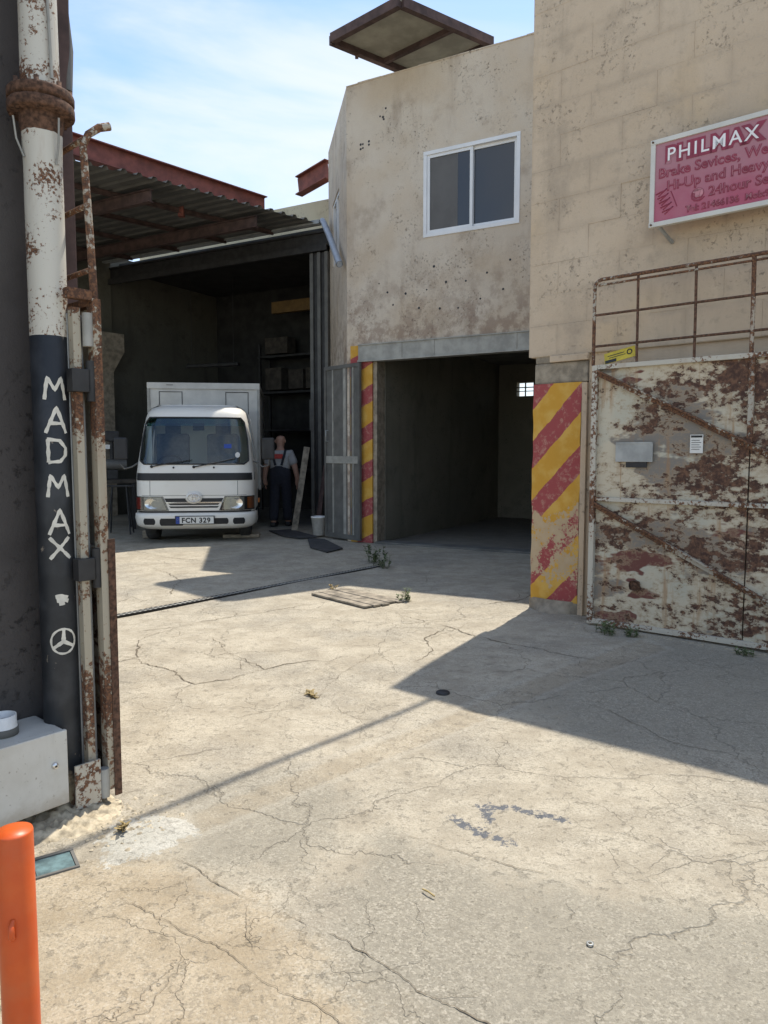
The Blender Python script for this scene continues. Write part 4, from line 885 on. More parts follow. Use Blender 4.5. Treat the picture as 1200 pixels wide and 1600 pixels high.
# teal valve cover
vc = thing('valve_cover', 'small teal metal valve cover set in the ground beside the bollard', 'cover', (-1.17, 2.50, gz(-1.17, 2.5)), 33)
b = MB(); b.box(-0.062, 0.062, -0.055, 0.055, -0.01, 0.006, 0.002); b.build('lid', 'teal', vc)
b = MB(); b.box(-0.075, 0.075, -0.068, -0.057, -0.01, 0.008); b.box(-0.075, 0.075, 0.057, 0.072, -0.01, 0.010); b.box(-0.075, -0.064, -0.056, 0.056, -0.01, 0.008); b.box(0.064, 0.075, -0.056, 0.056, -0.01, 0.008); b.build('frame', 'grey_paint', vc)

# ------------------------------------------------------------------ drain channel, plank cover, mats, small things
a, c = Vector((-2.9, 5.82, 0)), Vector((-0.09, 9.36, 0)); dd_ = (c - a).normalized()
dc = thing('drain_channel', 'long narrow slotted drain channel crossing the yard', 'drain', tuple(a), math.degrees(math.atan2(dd_.y, dd_.x)))
Ld = (c - a).length
b = MB(); b.box(0, Ld, -0.044, 0.044, -0.004, 0.0045); b.build('channel_bed', 'black', dc)
for y in (-0.044, 0.036):
    b = MB(); b.box(0, Ld, y, y + 0.008, -0.004, 0.0095); b.build('edge_rail', 'dark_steel', dc)
b = MB(); n = int(Ld / 0.055)
for k in range(n): b.box(k * 0.055, k * 0.055 + 0.02, -0.035, 0.035, 0.0046, 0.0085)
b.box(0, Ld, -0.005, 0.005, 0.0086, 0.0096); stuff(b.build('grating_bars', 'grey_light', dc))
q = [Vector(v) for v in ((-0.70, 7.37), (-0.46, 7.83), (0.10, 7.12), (-0.08, 6.76))]
pk = thing('plank_cover', 'weathered plank cover lying over a pit in the concrete', 'cover', (-0.28, 7.27, 0), math.degrees(math.atan2(-0.71, 0.61)))
for k in range(5):
    b = MB(); y = -0.24 + k * 0.098; b.box(-0.46 + rnd.uniform(-.03, .03), 0.46 + rnd.uniform(-.03, .03), y, y + 0.086, 0.004, 0.018 + rnd.uniform(0, 0.008), 0.005); b.build('plank', 'wood', pk)
b = MB(); b.box(-0.44, 0.44, -0.235, 0.235, 0.002, 0.0055); b.build('pit_bed', 'black', pk)
for nm, lab, poly in (('rubber_mat', 'dark rubber mat lying nearest the truck', [(-2.12, 13.5), (-1.75, 13.75), (-1.12, 12.5), (-1.42, 12.3), (-1.75, 12.65)]), ('rubber_mat', 'dark rubber mat lying at the foot of the open steel door', [(-1.28, 12.25), (-1.0, 12.2), (-0.62, 11.0), (-0.82, 10.55), (-1.12, 11.1)])):
    b = MB(); b.prism([p for p in poly][::-1], 0.014, 0.030); tag(b.build(nm, 'rubber'), lab, 'mat')
b = MB(); b.lathe([(0.0, 0.012), (0.036, 0.012), (0.042, 0.008), (0.043, -0.004)], 18); tag(b.build('round_cap', 'black', None, loc=(0.357, 4.36, gz(0.357, 4.36))), 'small black round cap lying at the shadow edge', 'cap')
b = MB(); b.lathe([(0.006, 0.003), (0.011, 0.003), (0.011, 0.0), (0.006, 0.0), (0.006, 0.003)], 16); tag(b.build('washer', 'galv', None, loc=(0.61, 2.07, gz(0.61, 2.07) + 0.004)), 'tiny steel washer lying on the near concrete', 'washer')
b = MB(); b.tube([(0.128, 2.335, 0.008), (0.145, 2.315, 0.012), (0.165, 2.295, 0.008)], 0.003, 6); tag(b.build('twig', 'straw'), 'short dry twig on the near concrete', 'twig')

def weed(x, y, h, n, label, mat='leaf', spread_=0.08):
    wt = thing('weed_plant', label, 'weed', (x, y, gz(x, y)), 0, 'weeds in the concrete joints'); stm = MB(); lf = MB()
    for k in range(n):
        a = rnd.random() * 6.28; rr = rnd.uniform(0, spread_); bx, by = rr * math.cos(a), rr * math.sin(a); hh = h * rnd.uniform(0.4, 1); tx, ty = bx + rnd.gauss(0, 0.25 * hh), by + rnd.gauss(0, 0.25 * hh)
        stm.tube([(bx, by, 0), ((bx + tx) / 2, (by + ty) / 2, hh * .6), (tx, ty, hh)], [0.0025, 0.002, 0.001], 4)
        for j in range(int(10 + hh * 80)):
            t = rnd.uniform(0.1, 1); px, py, pz = bx + (tx - bx) * t, by + (ty - by) * t, hh * t; la = rnd.random() * 6.28; ll = rnd.uniform(0.018, 0.05) * (0.6 + h * 2); up = rnd.uniform(-0.2, 0.7)
            d = Vector((math.cos(la), math.sin(la), up)) * ll; sd2 = Vector((-math.sin(la), math.cos(la), 0)) * ll * 0.28; p = Vector((px, py, pz))
            lf.face([p, p + d * 0.5 + sd2, p + d, p + d * 0.5 - sd2])
    stuff(stm.build('stem', mat, wt)); stuff(lf.build('leaf_cluster', mat, wt))
weed(-0.12, 9.72, 0.24, 16, 'tall green weed tuft by the striped jamb at the drain end', spread_=0.16); weed(-0.02, 9.3, 0.16, 12, 'low green weed tuft over the very end of the drain', spread_=0.16)
weed(0.2, 7.14, 0.13, 9, 'green weed tuft at the corner of the plank cover'); weed(-0.55, 7.75, 0.06, 6, 'tiny straw-coloured weed at the far edge of the plank cover', 'straw', 0.06)
weed(1.80, 5.83, 0.09, 12, 'green weed tuft under the left end of the rusty gate', spread_=0.11); weed(1.96, 5.72, 0.08, 8, 'small second weed tuft under the rusty gate', spread_=0.06)
weed(2.62, 5.2, 0.05, 8, 'faint weed tuft under the right part of the rusty gate', spread_=0.08); weed(-0.44, 4.33, 0.03, 8, 'little dry straw tuft in a crack of the sunlit slab', 'straw', 0.05)
weed(-1.0, 2.72, 0.05, 3, 'thin dry stalks by the white concrete patch at the gate foot', 'straw', 0.03)

# overhead cable whose shadow crosses the yard
sx, sy = math.sin(R_(SUN_AZ)) / math.tan(R_(SUN_EL)), math.cos(R_(SUN_AZ)) / math.tan(R_(SUN_EL)); zc = 5.9
A_, B_ = Vector((-1.6, 2.12, 0)), Vector((0.42, 4.42, 0)); q0 = A_ + Vector((sx * zc, sy * zc, zc)); q1 = B_ + Vector((sx * zc, sy * zc, zc)); ext = (q1 - q0)
b = MB(); b.tube([q0 - ext * 2.0, q0, q1, q1 + ext * 0.22], 0.02, 8); tag(b.build('overhead_cable', 'black'), 'thick black cable strung overhead across the yard mouth', 'cable')

# ------------------------------------------------------------------ truck
tk = thing('box_truck', 'white cab-over box truck with plate FCN 329 parked nose out', 'truck', (-3.04, 11.75, 0), 7.5)
tk.scale = (0.98, 0.98, 0.98)
ZK = [0.24, 0.30, 0.42, 0.52, 0.80, 1.03, 1.17, 1.28, 1.50, 1.80, 2.09, 2.17, 2.24, 2.285]
WK = [0.90, 0.945, 0.962, 0.965, 0.968, 0.968, 0.962, 0.950, 0.925, 0.89, 0.845, 0.82, 0.76, 0.66]
FK = [0.06, 0.02, 0.0, 0.0, 0.01, 0.025, 0.04, 0.065, 0.135, 0.245, 0.36, 0.41, 0.50, 0.66]
def cabp(t, z, off=0.0):
    """t in [-1,1] round the nose from left flank to right flank; off pushes outwards"""
    wv_ = float(np.interp(z, ZK, WK)) + off; fv = float(np.interp(z, ZK, FK)) - off; n_ = 4.2; D = 0.55
    a = t * math.pi / 2; x = wv_ * math.copysign(abs(math.sin(a)) ** (2 / n_), math.sin(a)); y = fv + D + off - (D + off) * abs(math.cos(a)) ** (2 / n_)
    return Vector((x, y, z))
def tx(x, z):   # nose parameter for a given x
    wv_ = float(np.interp(z, ZK, WK)); return math.copysign(math.asin(min(1, abs(x) / wv_) ** 2.1) / (math.pi / 2), x)
def patch(name, mat, x0, x1, z0, z1, off, parent, nu=24, nv=6, shape=None, th=0.02):
    b = MB()
    def fn(u, v, o=off):
        z = z0 + (z1 - z0) * v; xa, xb = (x0, x1) if not shape else shape(v); return cabp(tx(xa + (xb - xa) * u, z), z, o)
    b.grid(fn, nu, nv)
    for k in range(nu):
        for v in (0, 1): b.face([fn(k / nu, v), fn((k + 1) / nu, v), fn((k + 1) / nu, v, off - th), fn(k / nu, v, off - th)])
    for k in range(nv):
        for u in (0, 1): b.face([fn(u, k / nv), fn(u, (k + 1) / nv), fn(u, (k + 1) / nv, off - th), fn(u, k / nv, off - th)])
    return b.build(name, mat, parent)
WS = (1.30, 2.07)
def wsx(z): return float(np.interp(z, [1.30, 1.36, 1.7, 2.0, 2.07], [0.80, 0.875, 0.855, 0.80, 0.74]))
cab = MB(); nu = 72
zs_ = [0.52, 0.58, 0.66, 0.74, 0.82, 0.92, 1.03, 1.10, 1.17, 1.24, 1.30, 1.33, 1.36, 1.42, 1.5, 1.6, 1.7, 1.8, 1.9, 1.97, 2.0, 2.03, 2.07, 2.12, 2.17, 2.205, 2.24, 2.265, 2.285]
rows = []
for z in zs_:
    ts = []
    if WS[0] <= z <= WS[1]:
        w_ = wsx(z); ta, tb_ = tx(-w_, z), tx(w_, z)
        ts = [-1 + (ta + 1) * k / 12 for k in range(12)] + [ta + (tb_ - ta) * k / 48 for k in range(48)] + [tb_ + (1 - tb_) * k / 12 for k in range(13)]
    else:
        w_ = wsx(min(max(z, WS[0]), WS[1])); ta, tb_ = tx(-w_, z), tx(w_, z)
        ts = [-1 + (ta + 1) * k / 12 for k in range(12)] + [ta + (tb_ - ta) * k / 48 for k in range(48)] + [tb_ + (1 - tb_) * k / 12 for k in range(13)]
    fr_ = [cabp(t_, z) for t_ in ts]; back = 1.62
    left = [Vector((fr_[0].x, y, z)) for y in (back, 1.30, 0.75)]; right = [Vector((fr_[-1].x, y, z)) for y in (0.75, 1.30, back)]
    rows.append(left + fr_ + right)
nn_ = len(rows[0]); vs = [p for r in rows for p in r]; fs = []
for j in range(len(rows) - 1):
    for i in range(nn_ - 1):
        zm = (zs_[j] + zs_[j + 1]) / 2
        if WS[0] < zm < WS[1] and 15 <= i < 63: continue
        if 1.36 < zm < 2.0 and i in (1, 2, nn_ - 3, nn_ - 4): continue
        fs.append((j * nn_ + i, j * nn_ + i + 1, (j + 1) * nn_ + i + 1, (j + 1) * nn_ + i))
cab.add(vs, fs, True)
top = rows[-1]; cab.add(top + [Vector((p.x, p.y + 0.02 if p.y < 1.6 else p.y, 2.30)) * 1 for p in top], [(i, i + 1, nn_ + i + 1, nn_ + i) for i in range(nn_ - 1)], True)
cab.face([(p.x, p.y + 0.02 if p.y < 1.6 else p.y, 2.30) for p in top])
cab.face([(-0.96, 1.62, 0.52), (0.96, 1.62, 0.52), (0.86, 1.62, 2.1), (0.66, 1.62, 2.29), (-0.66, 1.62, 2.29), (-0.86, 1.62, 2.1)])
cb = cab.build('cab_body', 'truck', tk)
ws = patch('windscreen', 'glass', 0, 0, WS[0], WS[1], -0.004, tk, 30, 12, lambda v: (-wsx(WS[0] + (WS[1] - WS[0]) * v), wsx(WS[0] + (WS[1] - WS[0]) * v)), 0.004)
patch('tint_band', 'glass_tint', 0, 0, 1.93, 2.065, -0.010, ws, 30, 3, lambda v: (-wsx(1.93 + 0.135 * v) + .01, wsx(1.93 + 0.135 * v) - .01), 0.001)
b = MB(); seal = []
for k in range(41): z = WS[0] + (WS[1] - WS[0]) * k / 40; seal.append(cabp(tx(wsx(z), z), z, 0.004))
topl = [cabp(tx(wsx(WS[1]) * (1 - 2 * k / 30), WS[1]), WS[1], 0.004) for k in range(1, 31)]; lf_ = [Vector((-p.x, p.y, p.z)) for p in seal[::-1]][1:]; bot = [cabp(tx(wsx(WS[0]) * (-1 + 2 * k / 30), WS[0]), WS[0], 0.004) for k in range(1, 31)]
b.tube(seal + topl + lf_ + bot, 0.012, 6); b.build('window_seal', 'black', ws)
for s in (-1, 1):
    b = MB(); b.add([(s * 0.935, 0.60, 1.38), (s * 0.935, 1.28, 1.38), (s * 0.868, 1.28, 1.98), (s * 0.868, 0.62, 1.98)], [(0, 1, 2, 3)]); b.build('side_window', 'glass', tk)
patch('belt_strip', 'black', 0, 0, 1.035, 1.155, 0.006, tk, 44, 3, lambda v: (-0.963, 0.963), 0.02)
for b_ in ((-0.70, 1.17), (0.70, 1.17)):
    patch('panel_gap', 'dark_steel', b_[0] - 0.003, b_[0] + 0.003, 0.79, 1.03, 0.0015, tk, 1, 4, None, 0.004)
patch('panel_gap', 'dark_steel', -0.84, 0.84, 0.788, 0.793, 0.0015, tk, 30, 1, None, 0.004)
# grille slots
for z0_, z1_, hw in ((0.685, 0.745, 0.47), (0.635, 0.662, 0.41), (0.588, 0.615, 0.40)):
    patch('grille_slot', 'black', 0, 0, z0_, z1_, 0.003, tk, 24, 2, lambda v, hw=hw: (-hw + 0.03 * (1 - v), hw - 0.03 * (1 - v)), 0.01)
patch('grille_surround', 'chrome', 0, 0, 0.665, 0.683, 0.008, tk, 24, 1, lambda v: (-0.44, 0.44), 0.01)
# emblem: three ovals on a white boss
em = MB(); yb_ = -0.014
em.lathe([(0.0, 0.02), (0.125, 0.02), (0.135, 0.0), (0.13, -0.03)], 32)
em.v = [(x, yb_ - z, 0.755 + y * 0.74) for x, y, z in em.v]; ebo = em.build('emblem_boss', 'truck', tk)
e2 = MB()
ov = lambda rx, rz, cz: [(rx * math.cos(k * math.pi / 14), yb_ - 0.024, 0.755 + cz + rz * math.sin(k * math.pi / 14)) for k in range(29)]
e2.tube(ov(0.098, 0.066, 0), 0.007, 6); e2.tube(ov(0.058, 0.022, 0.032), 0.006, 6); e2.tube(ov(0.026, 0.056, 0.0), 0.006, 6); e2.build('emblem', 'chrome', ebo)
# headlights
for s in (-1, 1):
    hl = lambda v, s=s: ((-0.955, -0.40 - 0.09 * v) if s < 0 else (0.40 + 0.09 * v, 0.955))
    h_ = patch('headlight', 'black', 0, 0, 0.545, 0.775, 0.004, tk, 20, 6, hl, 0.02)
    b = MB(); c_ = cabp(tx(s * 0.665, 0.66), 0.66, 0.004); b.lathe([(0.0, -0.004), (0.05, 0.001), (0.088, 0.012), (0.10, 0.016)], 24); b.v = [(c_.x + x * 1.15, c_.y - z - 0.001, c_.z + y * 0.88) for x, y, z in b.v]; b.build('reflector', 'chrome', h_)
    patch('lamp_backing', 'grey_light', 0, 0, 0.56, 0.76, 0.0055, h_, 10, 3, lambda v, s=s: ((-0.80, -0.44 - 0.08 * v) if s < 0 else (0.44 + 0.08 * v, 0.80)), 0.001)
    patch('turn_lamp', 'red' if s < 0 else 'amber', 0, 0, 0.57, 0.755, 0.008, h_, 6, 3, lambda v, s=s: ((-0.95, -0.85) if s < 0 else (0.85, 0.95)), 0.004)
    patch('lamp_lens', 'lamp_glass', 0, 0, 0.55, 0.77, 0.014, h_, 20, 4, hl, 0.004)
# bumper
bu = MB(); zb_ = [0.235, 0.255, 0.30, 0.42, 0.49, 0.512]; ob = [-0.03, 0.01, 0.03, 0.034, 0.026, -0.01]
bu.grid(lambda u, v: cabp(-1 + 2 * u, float(np.interp(v * 5, range(6), zb_)), float(np.interp(v * 5, range(6), ob))), 60, 10)
for s in (-1, 1): bu.face([(s * 0.97, 0.5, 0.26), (s * 0.985, 1.0, 0.30), (s * 0.985, 1.0, 0.49), (s * 0.99, 0.5, 0.49)])
bum = bu.build('bumper', 'truck', tk)
for x0_, x1_, z0_, z1_ in ((-0.785, -0.60, 0.315, 0.42), (0.60, 0.785, 0.315, 0.42), (-0.53, -0.16, 0.30, 0.42), (0.27, 0.53, 0.32, 0.42)):
    patch('air_slot', 'black', 0, 0, z0_, z1_, 0.036, bum, 10, 4, lambda v, a=x0_, c=x1_: (a + 0.02 * abs(2 * v - 1) ** 3, c - 0.02 * abs(2 * v - 1) ** 3), 0.004)
patch('shadow_gap', 'black', -0.955, 0.955, 0.512, 0.540, 0.002, tk, 40, 1, None, 0.01)
np_ = MB(); np_.box(-0.30, 0.33, -0.058, -0.046, 0.322, 0.462, 0.003); pltf = np_.build('plate_frame', 'black', bum)
b = MB(); b.box(-0.285, 0.315, -0.062, -0.0581, 0.335, 0.45); plt_ = b.build('number_plate', 'plate_white', bum)
b = MB(); b.box(-0.285, -0.225, -0.0632, -0.0621, 0.335, 0.45); b.build('blue_band', 'blue', plt_)
b = MB()
for k in range(8): b.box(-0.258 + 0.016 * math.cos(k * .785), -0.254 + 0.016 * math.cos(k * .785), -0.0642, -0.0633, 0.408 + 0.016 * math.sin(k * .785), 0.412 + 0.016 * math.sin(k * .785))
b.build('stars', 'yellow', plt_)
text_mesh('plate_lettering', 'FCN 329', 0.112, 'black', plt_, (-0.195, -0.0632, 0.352), TR, 0.0006, offset=0.004, spacing=1.12)
# wipers, washer jets, mirrors
for xa, xb, za, zb2 in ((-0.66, -0.02, 1.262, 1.37), (0.0, 0.66, 1.255, 1.40)):
    b = MB(); a1 = cabp(tx(xa, za), za, 0.02); a2 = cabp(tx((xa + xb) / 2 + 0.05, 1.33), 1.33, 0.03); a3 = cabp(tx(xb, zb2), zb2, 0.022); b.tube([a1, a2], 0.010, 6); b.tube([cabp(tx(xa + 0.22, 1.31), 1.31, 0.018), a2, a3], 0.008, 6); b.lathe([(0, 0.02), (0.02, 0.02), (0.024, 0)], 10); b.v[-30:] = [(a1.x + x, a1.y - z + 0.012, a1.z + y) for x, y, z in b.v[-30:]]; b.build('wiper', 'black', tk)
for x in (-0.32, 0.32):
    b = MB(); p = cabp(tx(x, 1.245), 1.245, 0.004); b.lathe([(0, 0.012), (0.014, 0.012), (0.016, 0)], 8); b.v = [(p.x + x_, p.y - z_, p.z + y_) for x_, y_, z_ in b.v]; b.build('washer_jet', 'black', tk)
for s in (-1, 1):
    b = MB(); r_ = 0.014
    arm = [(s * 0.94, 0.42, 1.34), (s * 1.02, 0.36, 1.32), (s * 1.10, 0.33, 1.25), (s * 1.20, 0.33, 1.27), (s * 1.22, 0.33, 1.40)] if s > 0 else [(s * 0.94, 0.42, 1.32), (s * 1.04, 0.36, 1.25), (s * 1.15, 0.33, 1.22), (s * 1.22, 0.33, 1.30)]
    b.tube(arm, r_, 8); am = b.build('mirror_arm', 'grey_paint', tk)
    b = MB(); x_ = s * 1.20
    b.box(x_ - 0.105, x_ + 0.105, 0.30, 0.39, 1.37, 1.74, 0.03); b.build('mirror', 'dark_steel' if s > 0 else 'black', am)
# interior
b = MB(); b.box(-0.88, 0.88, 0.22, 0.62, 1.0, 1.24, 0.04); b.build('dashboard', 'seat', tk)
for x_ in (-0.46, 0.40):
    b = MB(); b.box(x_ - 0.28, x_ + 0.28, 0.95, 1.12, 0.95, 1.82, 0.06); b.box(x_ - 0.13, x_ + 0.13, 0.99, 1.09, 1.78, 2.0, 0.04); b.box(x_ - 0.28, x_ + 0.28, 0.62, 1.12, 0.85, 1.02, 0.05); b.build('seat', 'seat', tk)
b = MB(); b.tube([(-0.46 + 0.21 * math.cos(k * math.pi / 12), 0.60 + 0.10 * math.sin(k * math.pi / 12), 1.28 + 0.16 * math.sin(k * math.pi / 12)) for k in range(25)], 0.016, 8); b.build('steering_wheel', 'black', tk)
b = MB(); b.box(-0.05, 0.14, 0.44, 0.47, 1.86, 1.98, 0.01); b.build('interior_mirror', 'black', tk)
b = MB(); b.box(-0.07, 0.25, 0.16, 0.40, 1.242, 1.27); b.box(0.0, 0.2, 0.2, 0.36, 1.271, 1.30); b.build('papers', 'white_paper', tk)
b = MB(); b.box(-0.83, -0.72, 0.45, 0.5, 1.2, 1.95); b.build('curtain', 'white_paper', tk)
p_ = lambda x, z: cabp(tx(x, z), z, 0.001)
b = MB(); b.add([p_(.48, 1.56), p_(.60, 1.56), p_(.60, 1.63), p_(.48, 1.63)], [(0, 1, 2, 3)]); b.build('blue_sticker', 'blue', ws)
b = MB(); c_ = [p_(.70 + .04 * math.cos(k * .5236), 1.45 + .045 * math.sin(k * .5236)) for k in range(12)]; b.face(c_); b.build('licence_disc', 'white_paper', ws)
# chassis, wheels
b = MB(); b.box(-0.42, -0.32, 0.4, 4.9, 0.48, 0.64); b.box(0.32, 0.42, 0.4, 4.9, 0.48, 0.64); b.box(-0.5, 0.5, 0.35, 1.5, 0.42, 0.7); b.build('chassis', 'black', tk)
for y in (0.80, 3.75):
    for s in (-1, 1):
        b = MB(); b.lathe([(0.20, -0.10), (0.31, -0.10), (0.345, -0.07), (0.345, 0.07), (0.31, 0.10), (0.20, 0.10)], 28); wl = b.build('wheel', 'rubber', tk, loc=(s * 0.78, y, 0.345), rot=(0, R_(90), 0))
        b = MB(); b.lathe([(0.0, 0.05 * s), (0.10, 0.05 * s), (0.12, 0.02 * s), (0.19, 0.03 * s), (0.205, 0.09 * s)], 24); b.build('rim', 'galv', wl)
b = MB(); b.box(0.985, 1.02, 1.05, 1.13, 0.60, 0.68, 0.01); b.build('side_marker', 'amber', tk)
# cargo box
bx = MB(); bx.box(-1.0, 1.0, 1.80, 4.95, 0.82, 2.70); cgo = bx.build('cargo_box', 'truck_box', tk)
for args in ((-1.02, 1.02, 1.775, 1.86, 2.66, 2.775), (-1.02, -0.97, 1.775, 1.86, 0.80, 2.659), (0.97, 1.02, 1.775, 1.86, 0.80, 2.659), (-1.02, -0.96, 1.861, 4.97, 2.66, 2.77), (0.96, 1.02, 1.861, 4.97, 2.66, 2.77), (0.975, 1.02, 1.861, 4.97, 0.78, 0.86)):
    b = MB(); b.box(*args, 0.008); b.build('box_trim', 'grey_light' if args[0] != -1.02 or args[1] != 1.02 else 'truck_box', cgo)
b = MB(); b.box(-0.97, 0.97, 1.84, 4.95, 2.70, 2.74); b.build('box_roof', 'galv', cgo)
for s in (-1, 1):
    b = MB(); xa = s * 0.60
    for q_ in ((xa - 0.21, xa + 0.21, 2.60, 2.612), (xa - 0.21, xa - 0.198, 2.2, 2.599), (xa + 0.198, xa + 0.21, 2.2, 2.599)): b.box(q_[0], q_[1], 1.793, 1.803, q_[2], q_[3])
    b.build('panel_outline', 'dark_steel', cgo)
b = MB(); b.box(-0.67, -0.55, 1.770, 1.776, 2.725, 2.735); b.build('vent_slot', 'dark_steel', cgo)
# wheel chocks
for x_, y_, lab in ((-3.98, 12.55, 'grey block under the bumper on the left of the truck'), (-2.45, 12.62, 'flat grey slab on the ground right of the truck nose')):
    b = MB(); b.box(-0.14, 0.14, -0.09, 0.09, 0, 0.13 if 'left' in lab else 0.06, 0.012)
    if 'right' in lab: b.v = [(x * 2.2, y * 2, z) for x, y, z in b.v]
    tag(b.build('wheel_chock' if 'left' in lab else 'floor_slab', 'concrete', None, loc=(x_, y_, 0.012), rot=(0, 0, 0.12)), lab, 'block')

# ------------------------------------------------------------------ person with back turned
pn = thing('person', 'person in grey tee and dark dungarees walking away beside the truck', 'person', (-2.04, 14.5, 0.012), -6)
def skin_mesh(name, verts, edges, radii, mat, root=0, sub=2):
    me = bpy.data.meshes.new(name); me.from_pydata(verts, edges, []); o = bpy.data.objects.new(name, me); COL.objects.link(o); o.parent = pn
    m_ = o.modifiers.new('skin', 'SKIN'); m_.use_smooth_shade = True
    for i, r in enumerate(radii): me.skin_vertices[0].data[i].radius = r if isinstance(r, tuple) else (r, r)
    me.skin_vertices[0].data[root].use_root = True
    s_ = o.modifiers.new('sub', 'SUBSURF'); s_.levels = s_.render_levels = sub
    me.materials.append(M[mat]); dg = bpy.context.evaluated_depsgraph_get(); bpy.context.view_layer.update()
    me2 = bpy.data.meshes.new_from_object(o.evaluated_get(bpy.context.evaluated_depsgraph_get())); bpy.data.objects.remove(o)
    me2.materials.clear(); me2.materials.append(M[mat]); me2.polygons.foreach_set('use_smooth', [True] * len(me2.polygons)); me2.name = name
    return link(name, me2, pn)
V = [(0, 0, .98), (0, .01, 1.18), (0, .02, 1.36), (0, .02, 1.47), (0, .03, 1.545), (0, .045, 1.625), (0, .05, 1.715), (0, .045, 1.785)]
Ed = [(i, i + 1) for i in range(7)]; Rd = [(.17, .13), (.175, .13), (.20, .14), (.11, .095), (.062, .066), (.088, .105), (.102, .122), (.082, .10)]
for s in (-1, 1):
    n0 = len(V); V += [(s * .19, .02, 1.42), (s * .29, .01, 1.17), (s * .33, .04, .94), (s * .32, .06, .86), (s * .315, .07, .79), (s * .10, 0, .90), (s * .115, .05 * s + .02, .50), (s * .12, .10 * s, .09), (s * .13, .10 * s + .10, .045), (s * .135, .10 * s + .17, .04)]
    Ed += [(2, n0), (n0, n0 + 1), (n0 + 1, n0 + 2), (n0 + 2, n0 + 3), (n0 + 3, n0 + 4), (0, n0 + 5), (n0 + 5, n0 + 6), (n0 + 6, n0 + 7), (n0 + 7, n0 + 8), (n0 + 8, n0 + 9)]
    Rd += [.085, .062, .045, (.034, .046), (.02, .042), .10, .075, .055, .05, .04]
skin_mesh('body', V, Ed, Rd, 'skin')
for s in (-1, 1):   # fingers and thumbs
    for k in range(4):
        b = MB(); y0 = .045 + .018 * k; l_ = (.062, .075, .07, .055)[k]; b.tube([(s * .318, y0, .80), (s * .318, y0 + .004, .80 - l_ * .5), (s * .305, y0 + .006, .80 - l_)], [.0095, .009, .007], 6); b.build('finger', 'skin', pn)
    b = MB(); b.tube([(s * .315, .095, .865), (s * .308, .118, .83), (s * .300, .120, .80)], [.012, .010, .008], 6); b.build('thumb', 'skin', pn)
for s in (-1, 1):
    b = MB(); b.tube([(s * .088, .03, 1.645), (s * .102, .02, 1.665), (s * .100, .02, 1.695), (s * .088, .03, 1.70)], [.010, .012, .012, .008], 6); b.build('ear', 'skin', pn)
tv = [(0, .0, 1.02), (0, .01, 1.18), (0, .02, 1.36), (0, .02, 1.475)]; te = [(0, 1), (1, 2), (2, 3)]; tr_ = [(.215, .165), (.215, .165), (.23, .17), (.11, .11)]
for s in (-1, 1):
    n0 = len(tv); tv += [(s * .195, .02, 1.42), (s * .275, .01, 1.19)]; te += [(2, n0), (n0, n0 + 1)]; tr_ += [.108, .098]
skin_mesh('shirt', tv, te, tr_, 'tee')
ov_ = [(0, 0, .96), (0, .008, 1.12), (0, .012, 1.24)]; oe = [(0, 1), (1, 2)]; orr = [(.225, .178), (.222, .178), (.17, .176)]
for s in (-1, 1):
    n0 = len(ov_); ov_ += [(s * .10, 0, .88), (s * .116, .05 * s + .02, .50), (s * .122, .10 * s, .09)]; oe += [(0, n0), (n0, n0 + 1), (n0 + 1, n0 + 2)]; orr += [.13, .105, .10]
skin_mesh('dungarees', ov_, oe, orr, 'navy')
for s in (-1, 1):
    b = MB(); b.bar((s * .06, -.150, 1.20), (s * .105, -.145, 1.36), .045, .012, (0, 1, 0)); b.bar((s * .105, -.145, 1.36), (s * .125, -.06, 1.505), .045, .012, (0, 1, 0)); b.bar((s * .125, -.06, 1.505), (s * .12, .07, 1.495), .045, .012); b.build('strap', 'navy', pn)
b = MB(); b.box(-.085, .085, -.148, -.12, 1.33, 1.42, 0.004); b.build('shirt_print', 'print', pn)
for s in (-1, 1):
    b = MB(); b.box(s * .122 - .055, s * .122 + .055, -.085 + .10 * s, .21 + .10 * s, 0, .085, 0.03); b.build('shoe', 'black', pn)

# ------------------------------------------------------------------ workshop clutter
def inbay(x, y): 
    c, s = math.cos(R_(RZ_F)), math.sin(R_(RZ_F)); return (E_[0] + x * c - y * s, E_[1] + x * s + y * c)
b = MB(); b.bar((0, 0, 0.0), (0.22, 0.25, 1.55), 0.11, 0.035, (0, 1, 0)); o = tag(b.build('leaning_plank', 'wood', None, loc=(-1.66, 13.55, 0.012)), 'tapered wooden plank leaning by the folded bay door', 'plank')
for k, (x, y) in enumerate(((-1.28, 13.75), (-1.22, 13.6))):
    b = MB(); b.bar((0, 0, 0), (0.14 - .06 * k, 0.5, 1.2 - .2 * k), 0.05, 0.03); tag(b.build('leaning_bar', 'oxide_dark', None, loc=(x, y, 0.012)), ('longer' if k == 0 else 'shorter') + ' rusty bar leaning at the folded bay door', 'bar')
bk = thing('bucket', 'white plastic bucket behind the open steel door', 'bucket', (-1.13, 12.75, 0.03))
b = MB(); b.lathe([(0.0, 0.0), (0.105, 0.0), (0.135, 0.30), (0.142, 0.30), (0.142, 0.325), (0.13, 0.325), (0.10, 0.01), (0, 0.01)], 24); b.build('pail', 'white_pvc', bk)
b = MB(); b.tube([(0.14 * math.cos(a), 0.14 * math.sin(a) * 0.3 - 0.0, 0.31 + 0.0 - 0.12 * math.sin(a)) for a in [k * math.pi / 10 for k in range(11)]], 0.004, 6); b.build('handle', 'galv', bk)
wb = thing('workbench', 'dark workbench with vice left of the truck', 'bench', (-5.25, 14.1, 0.0), 25)
b = MB(); b.box(-0.45, 0.45, -0.3, 0.3, 0.88, 0.95, 0.01); b.build('bench_top', 'soot_box', wb)
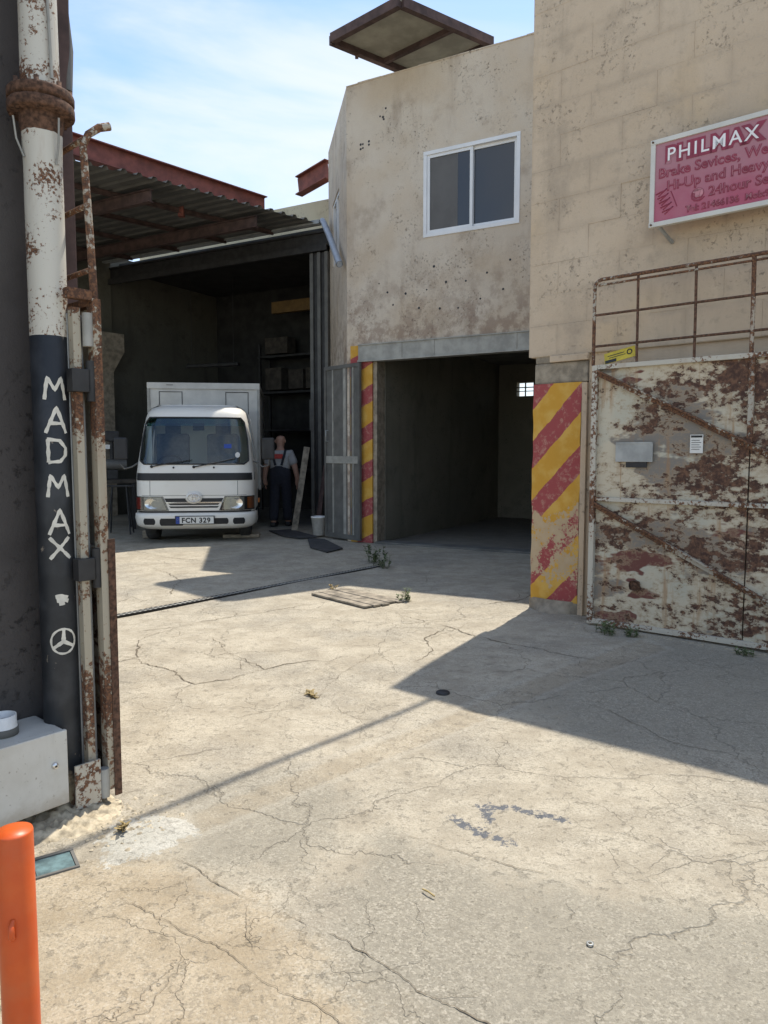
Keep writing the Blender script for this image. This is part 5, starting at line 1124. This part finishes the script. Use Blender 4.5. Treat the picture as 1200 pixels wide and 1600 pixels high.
for x_ in (-0.4, 0.4):
    for y_ in (-0.25, 0.25):
        b = MB(); b.box(x_ - 0.03, x_ + 0.03, y_ - 0.03, y_ + 0.03, 0.0, 0.88); b.build('leg', 'dark_steel', wb)
gr = thing('bench_grinder', 'dark machine standing on the workbench', 'machine', (-5.2, 14.1, 0.95), 25)
b = MB(); b.box(-0.1, 0.1, -0.1, 0.1, 0, 0.18, 0.02); b.build('machine_base', 'dark_steel', gr)
b = MB(); b.tube([(-0.26, 0, 0.28), (0.26, 0, 0.28)], 0.11, 16); b.build('motor', 'grey_paint', gr)
b = MB(); b.tube([(0, 0, 0.38), (0, 0, 0.75)], 0.04, 10); b.box(-0.12, 0.14, -0.1, 0.1, 0.72, 0.92, 0.03); b.build('drill_head', 'dark_steel', gr)
b = MB(); b.box(-0.20, -0.12, -0.12, -0.1, 0.5, 0.58); b.box(-0.12, -0.04, -0.12, -0.1, 0.58, 0.66); b.build('paper_tag', 'white_paper', gr)
tr2 = thing('metal_trestle', 'thin steel trestle beside the truck cab', 'trestle', (-4.75, 13.2, 0.0), 10)
for x_ in (-0.2, 0.2):
    b = MB(); b.tube([(x_, -0.18, 0), (x_ * 0.6, 0, 0.85)], 0.015, 8); b.build('leg', 'dark_steel', tr2); b = MB(); b.tube([(x_, 0.18, 0), (x_ * 0.6, 0, 0.85)], 0.015, 8); b.build('leg', 'dark_steel', tr2)
b = MB(); b.tube([(-0.25, 0, 0.86), (0.25, 0, 0.86)], 0.02, 8); b.build('top_bar', 'dark_steel', tr2)
sh = thing('storage_shelf', 'dark steel storage shelf against the back wall of the bay', 'shelf', (*inbay(-3.2, 3.2), 0), RZ_F)
for x_ in (-0.9, 0.9):
    for y_ in (-0.2, 0.2):
        b = MB(); b.box(x_ - 0.03, x_ + 0.03, y_ - 0.03, y_ + 0.03, 0, 4.2); b.build('upright', 'dark_steel', sh)
for z in (1.0, 2.0, 2.95, 3.85):
    b = MB(); b.box(-0.95, 0.95, -0.24, 0.24, z, z + 0.05); b.build('shelf_board', 'dark_steel', sh)
for k, (x_, z, w_, h_, lab) in enumerate(((-0.5, 3.0, 0.5, 0.55, 'wide carton left on the third shelf'), (0.2, 3.0, 0.45, 0.48, 'carton in the middle of the third shelf'), (0.65, 3.0, 0.3, 0.5, 'narrow carton right on the third shelf'), (-0.4, 3.9, 0.7, 0.4, 'wide carton on the top shelf'))):
    px_, py_ = inbay(-3.2 + x_, 3.2); b = MB(); b.box(-w_ / 2, w_ / 2, -0.18, 0.18, 0, h_, 0.01); b.box(-w_ / 2 + .01, w_ / 2 - .01, -0.183, -0.18, h_ * .46, h_ * .54); tag(b.build('storage_carton', 'soot_box', None, loc=(px_, py_, z + 0.051), rot=(0, 0, R_(RZ_F))), lab + ' of the dark bay', 'carton', 'cartons on the bay shelf')
lp = thing('strip_lamp', 'unlit dark strip lamp hanging above the cargo box', 'lamp', (*inbay(-4.6, 1.8), 3.55), RZ_F + 8)
b = MB(); b.box(-0.75, 0.75, -0.06, 0.06, 0, 0.08, 0.02); b.build('housing', 'dark_steel', lp)
for x_ in (-0.6, 0.6):
    b = MB(); b.tube([(x_, 0, 0.08), (x_, 0, 2.1)], 0.006, 6); b.build('hanger', 'dark_steel', lp)
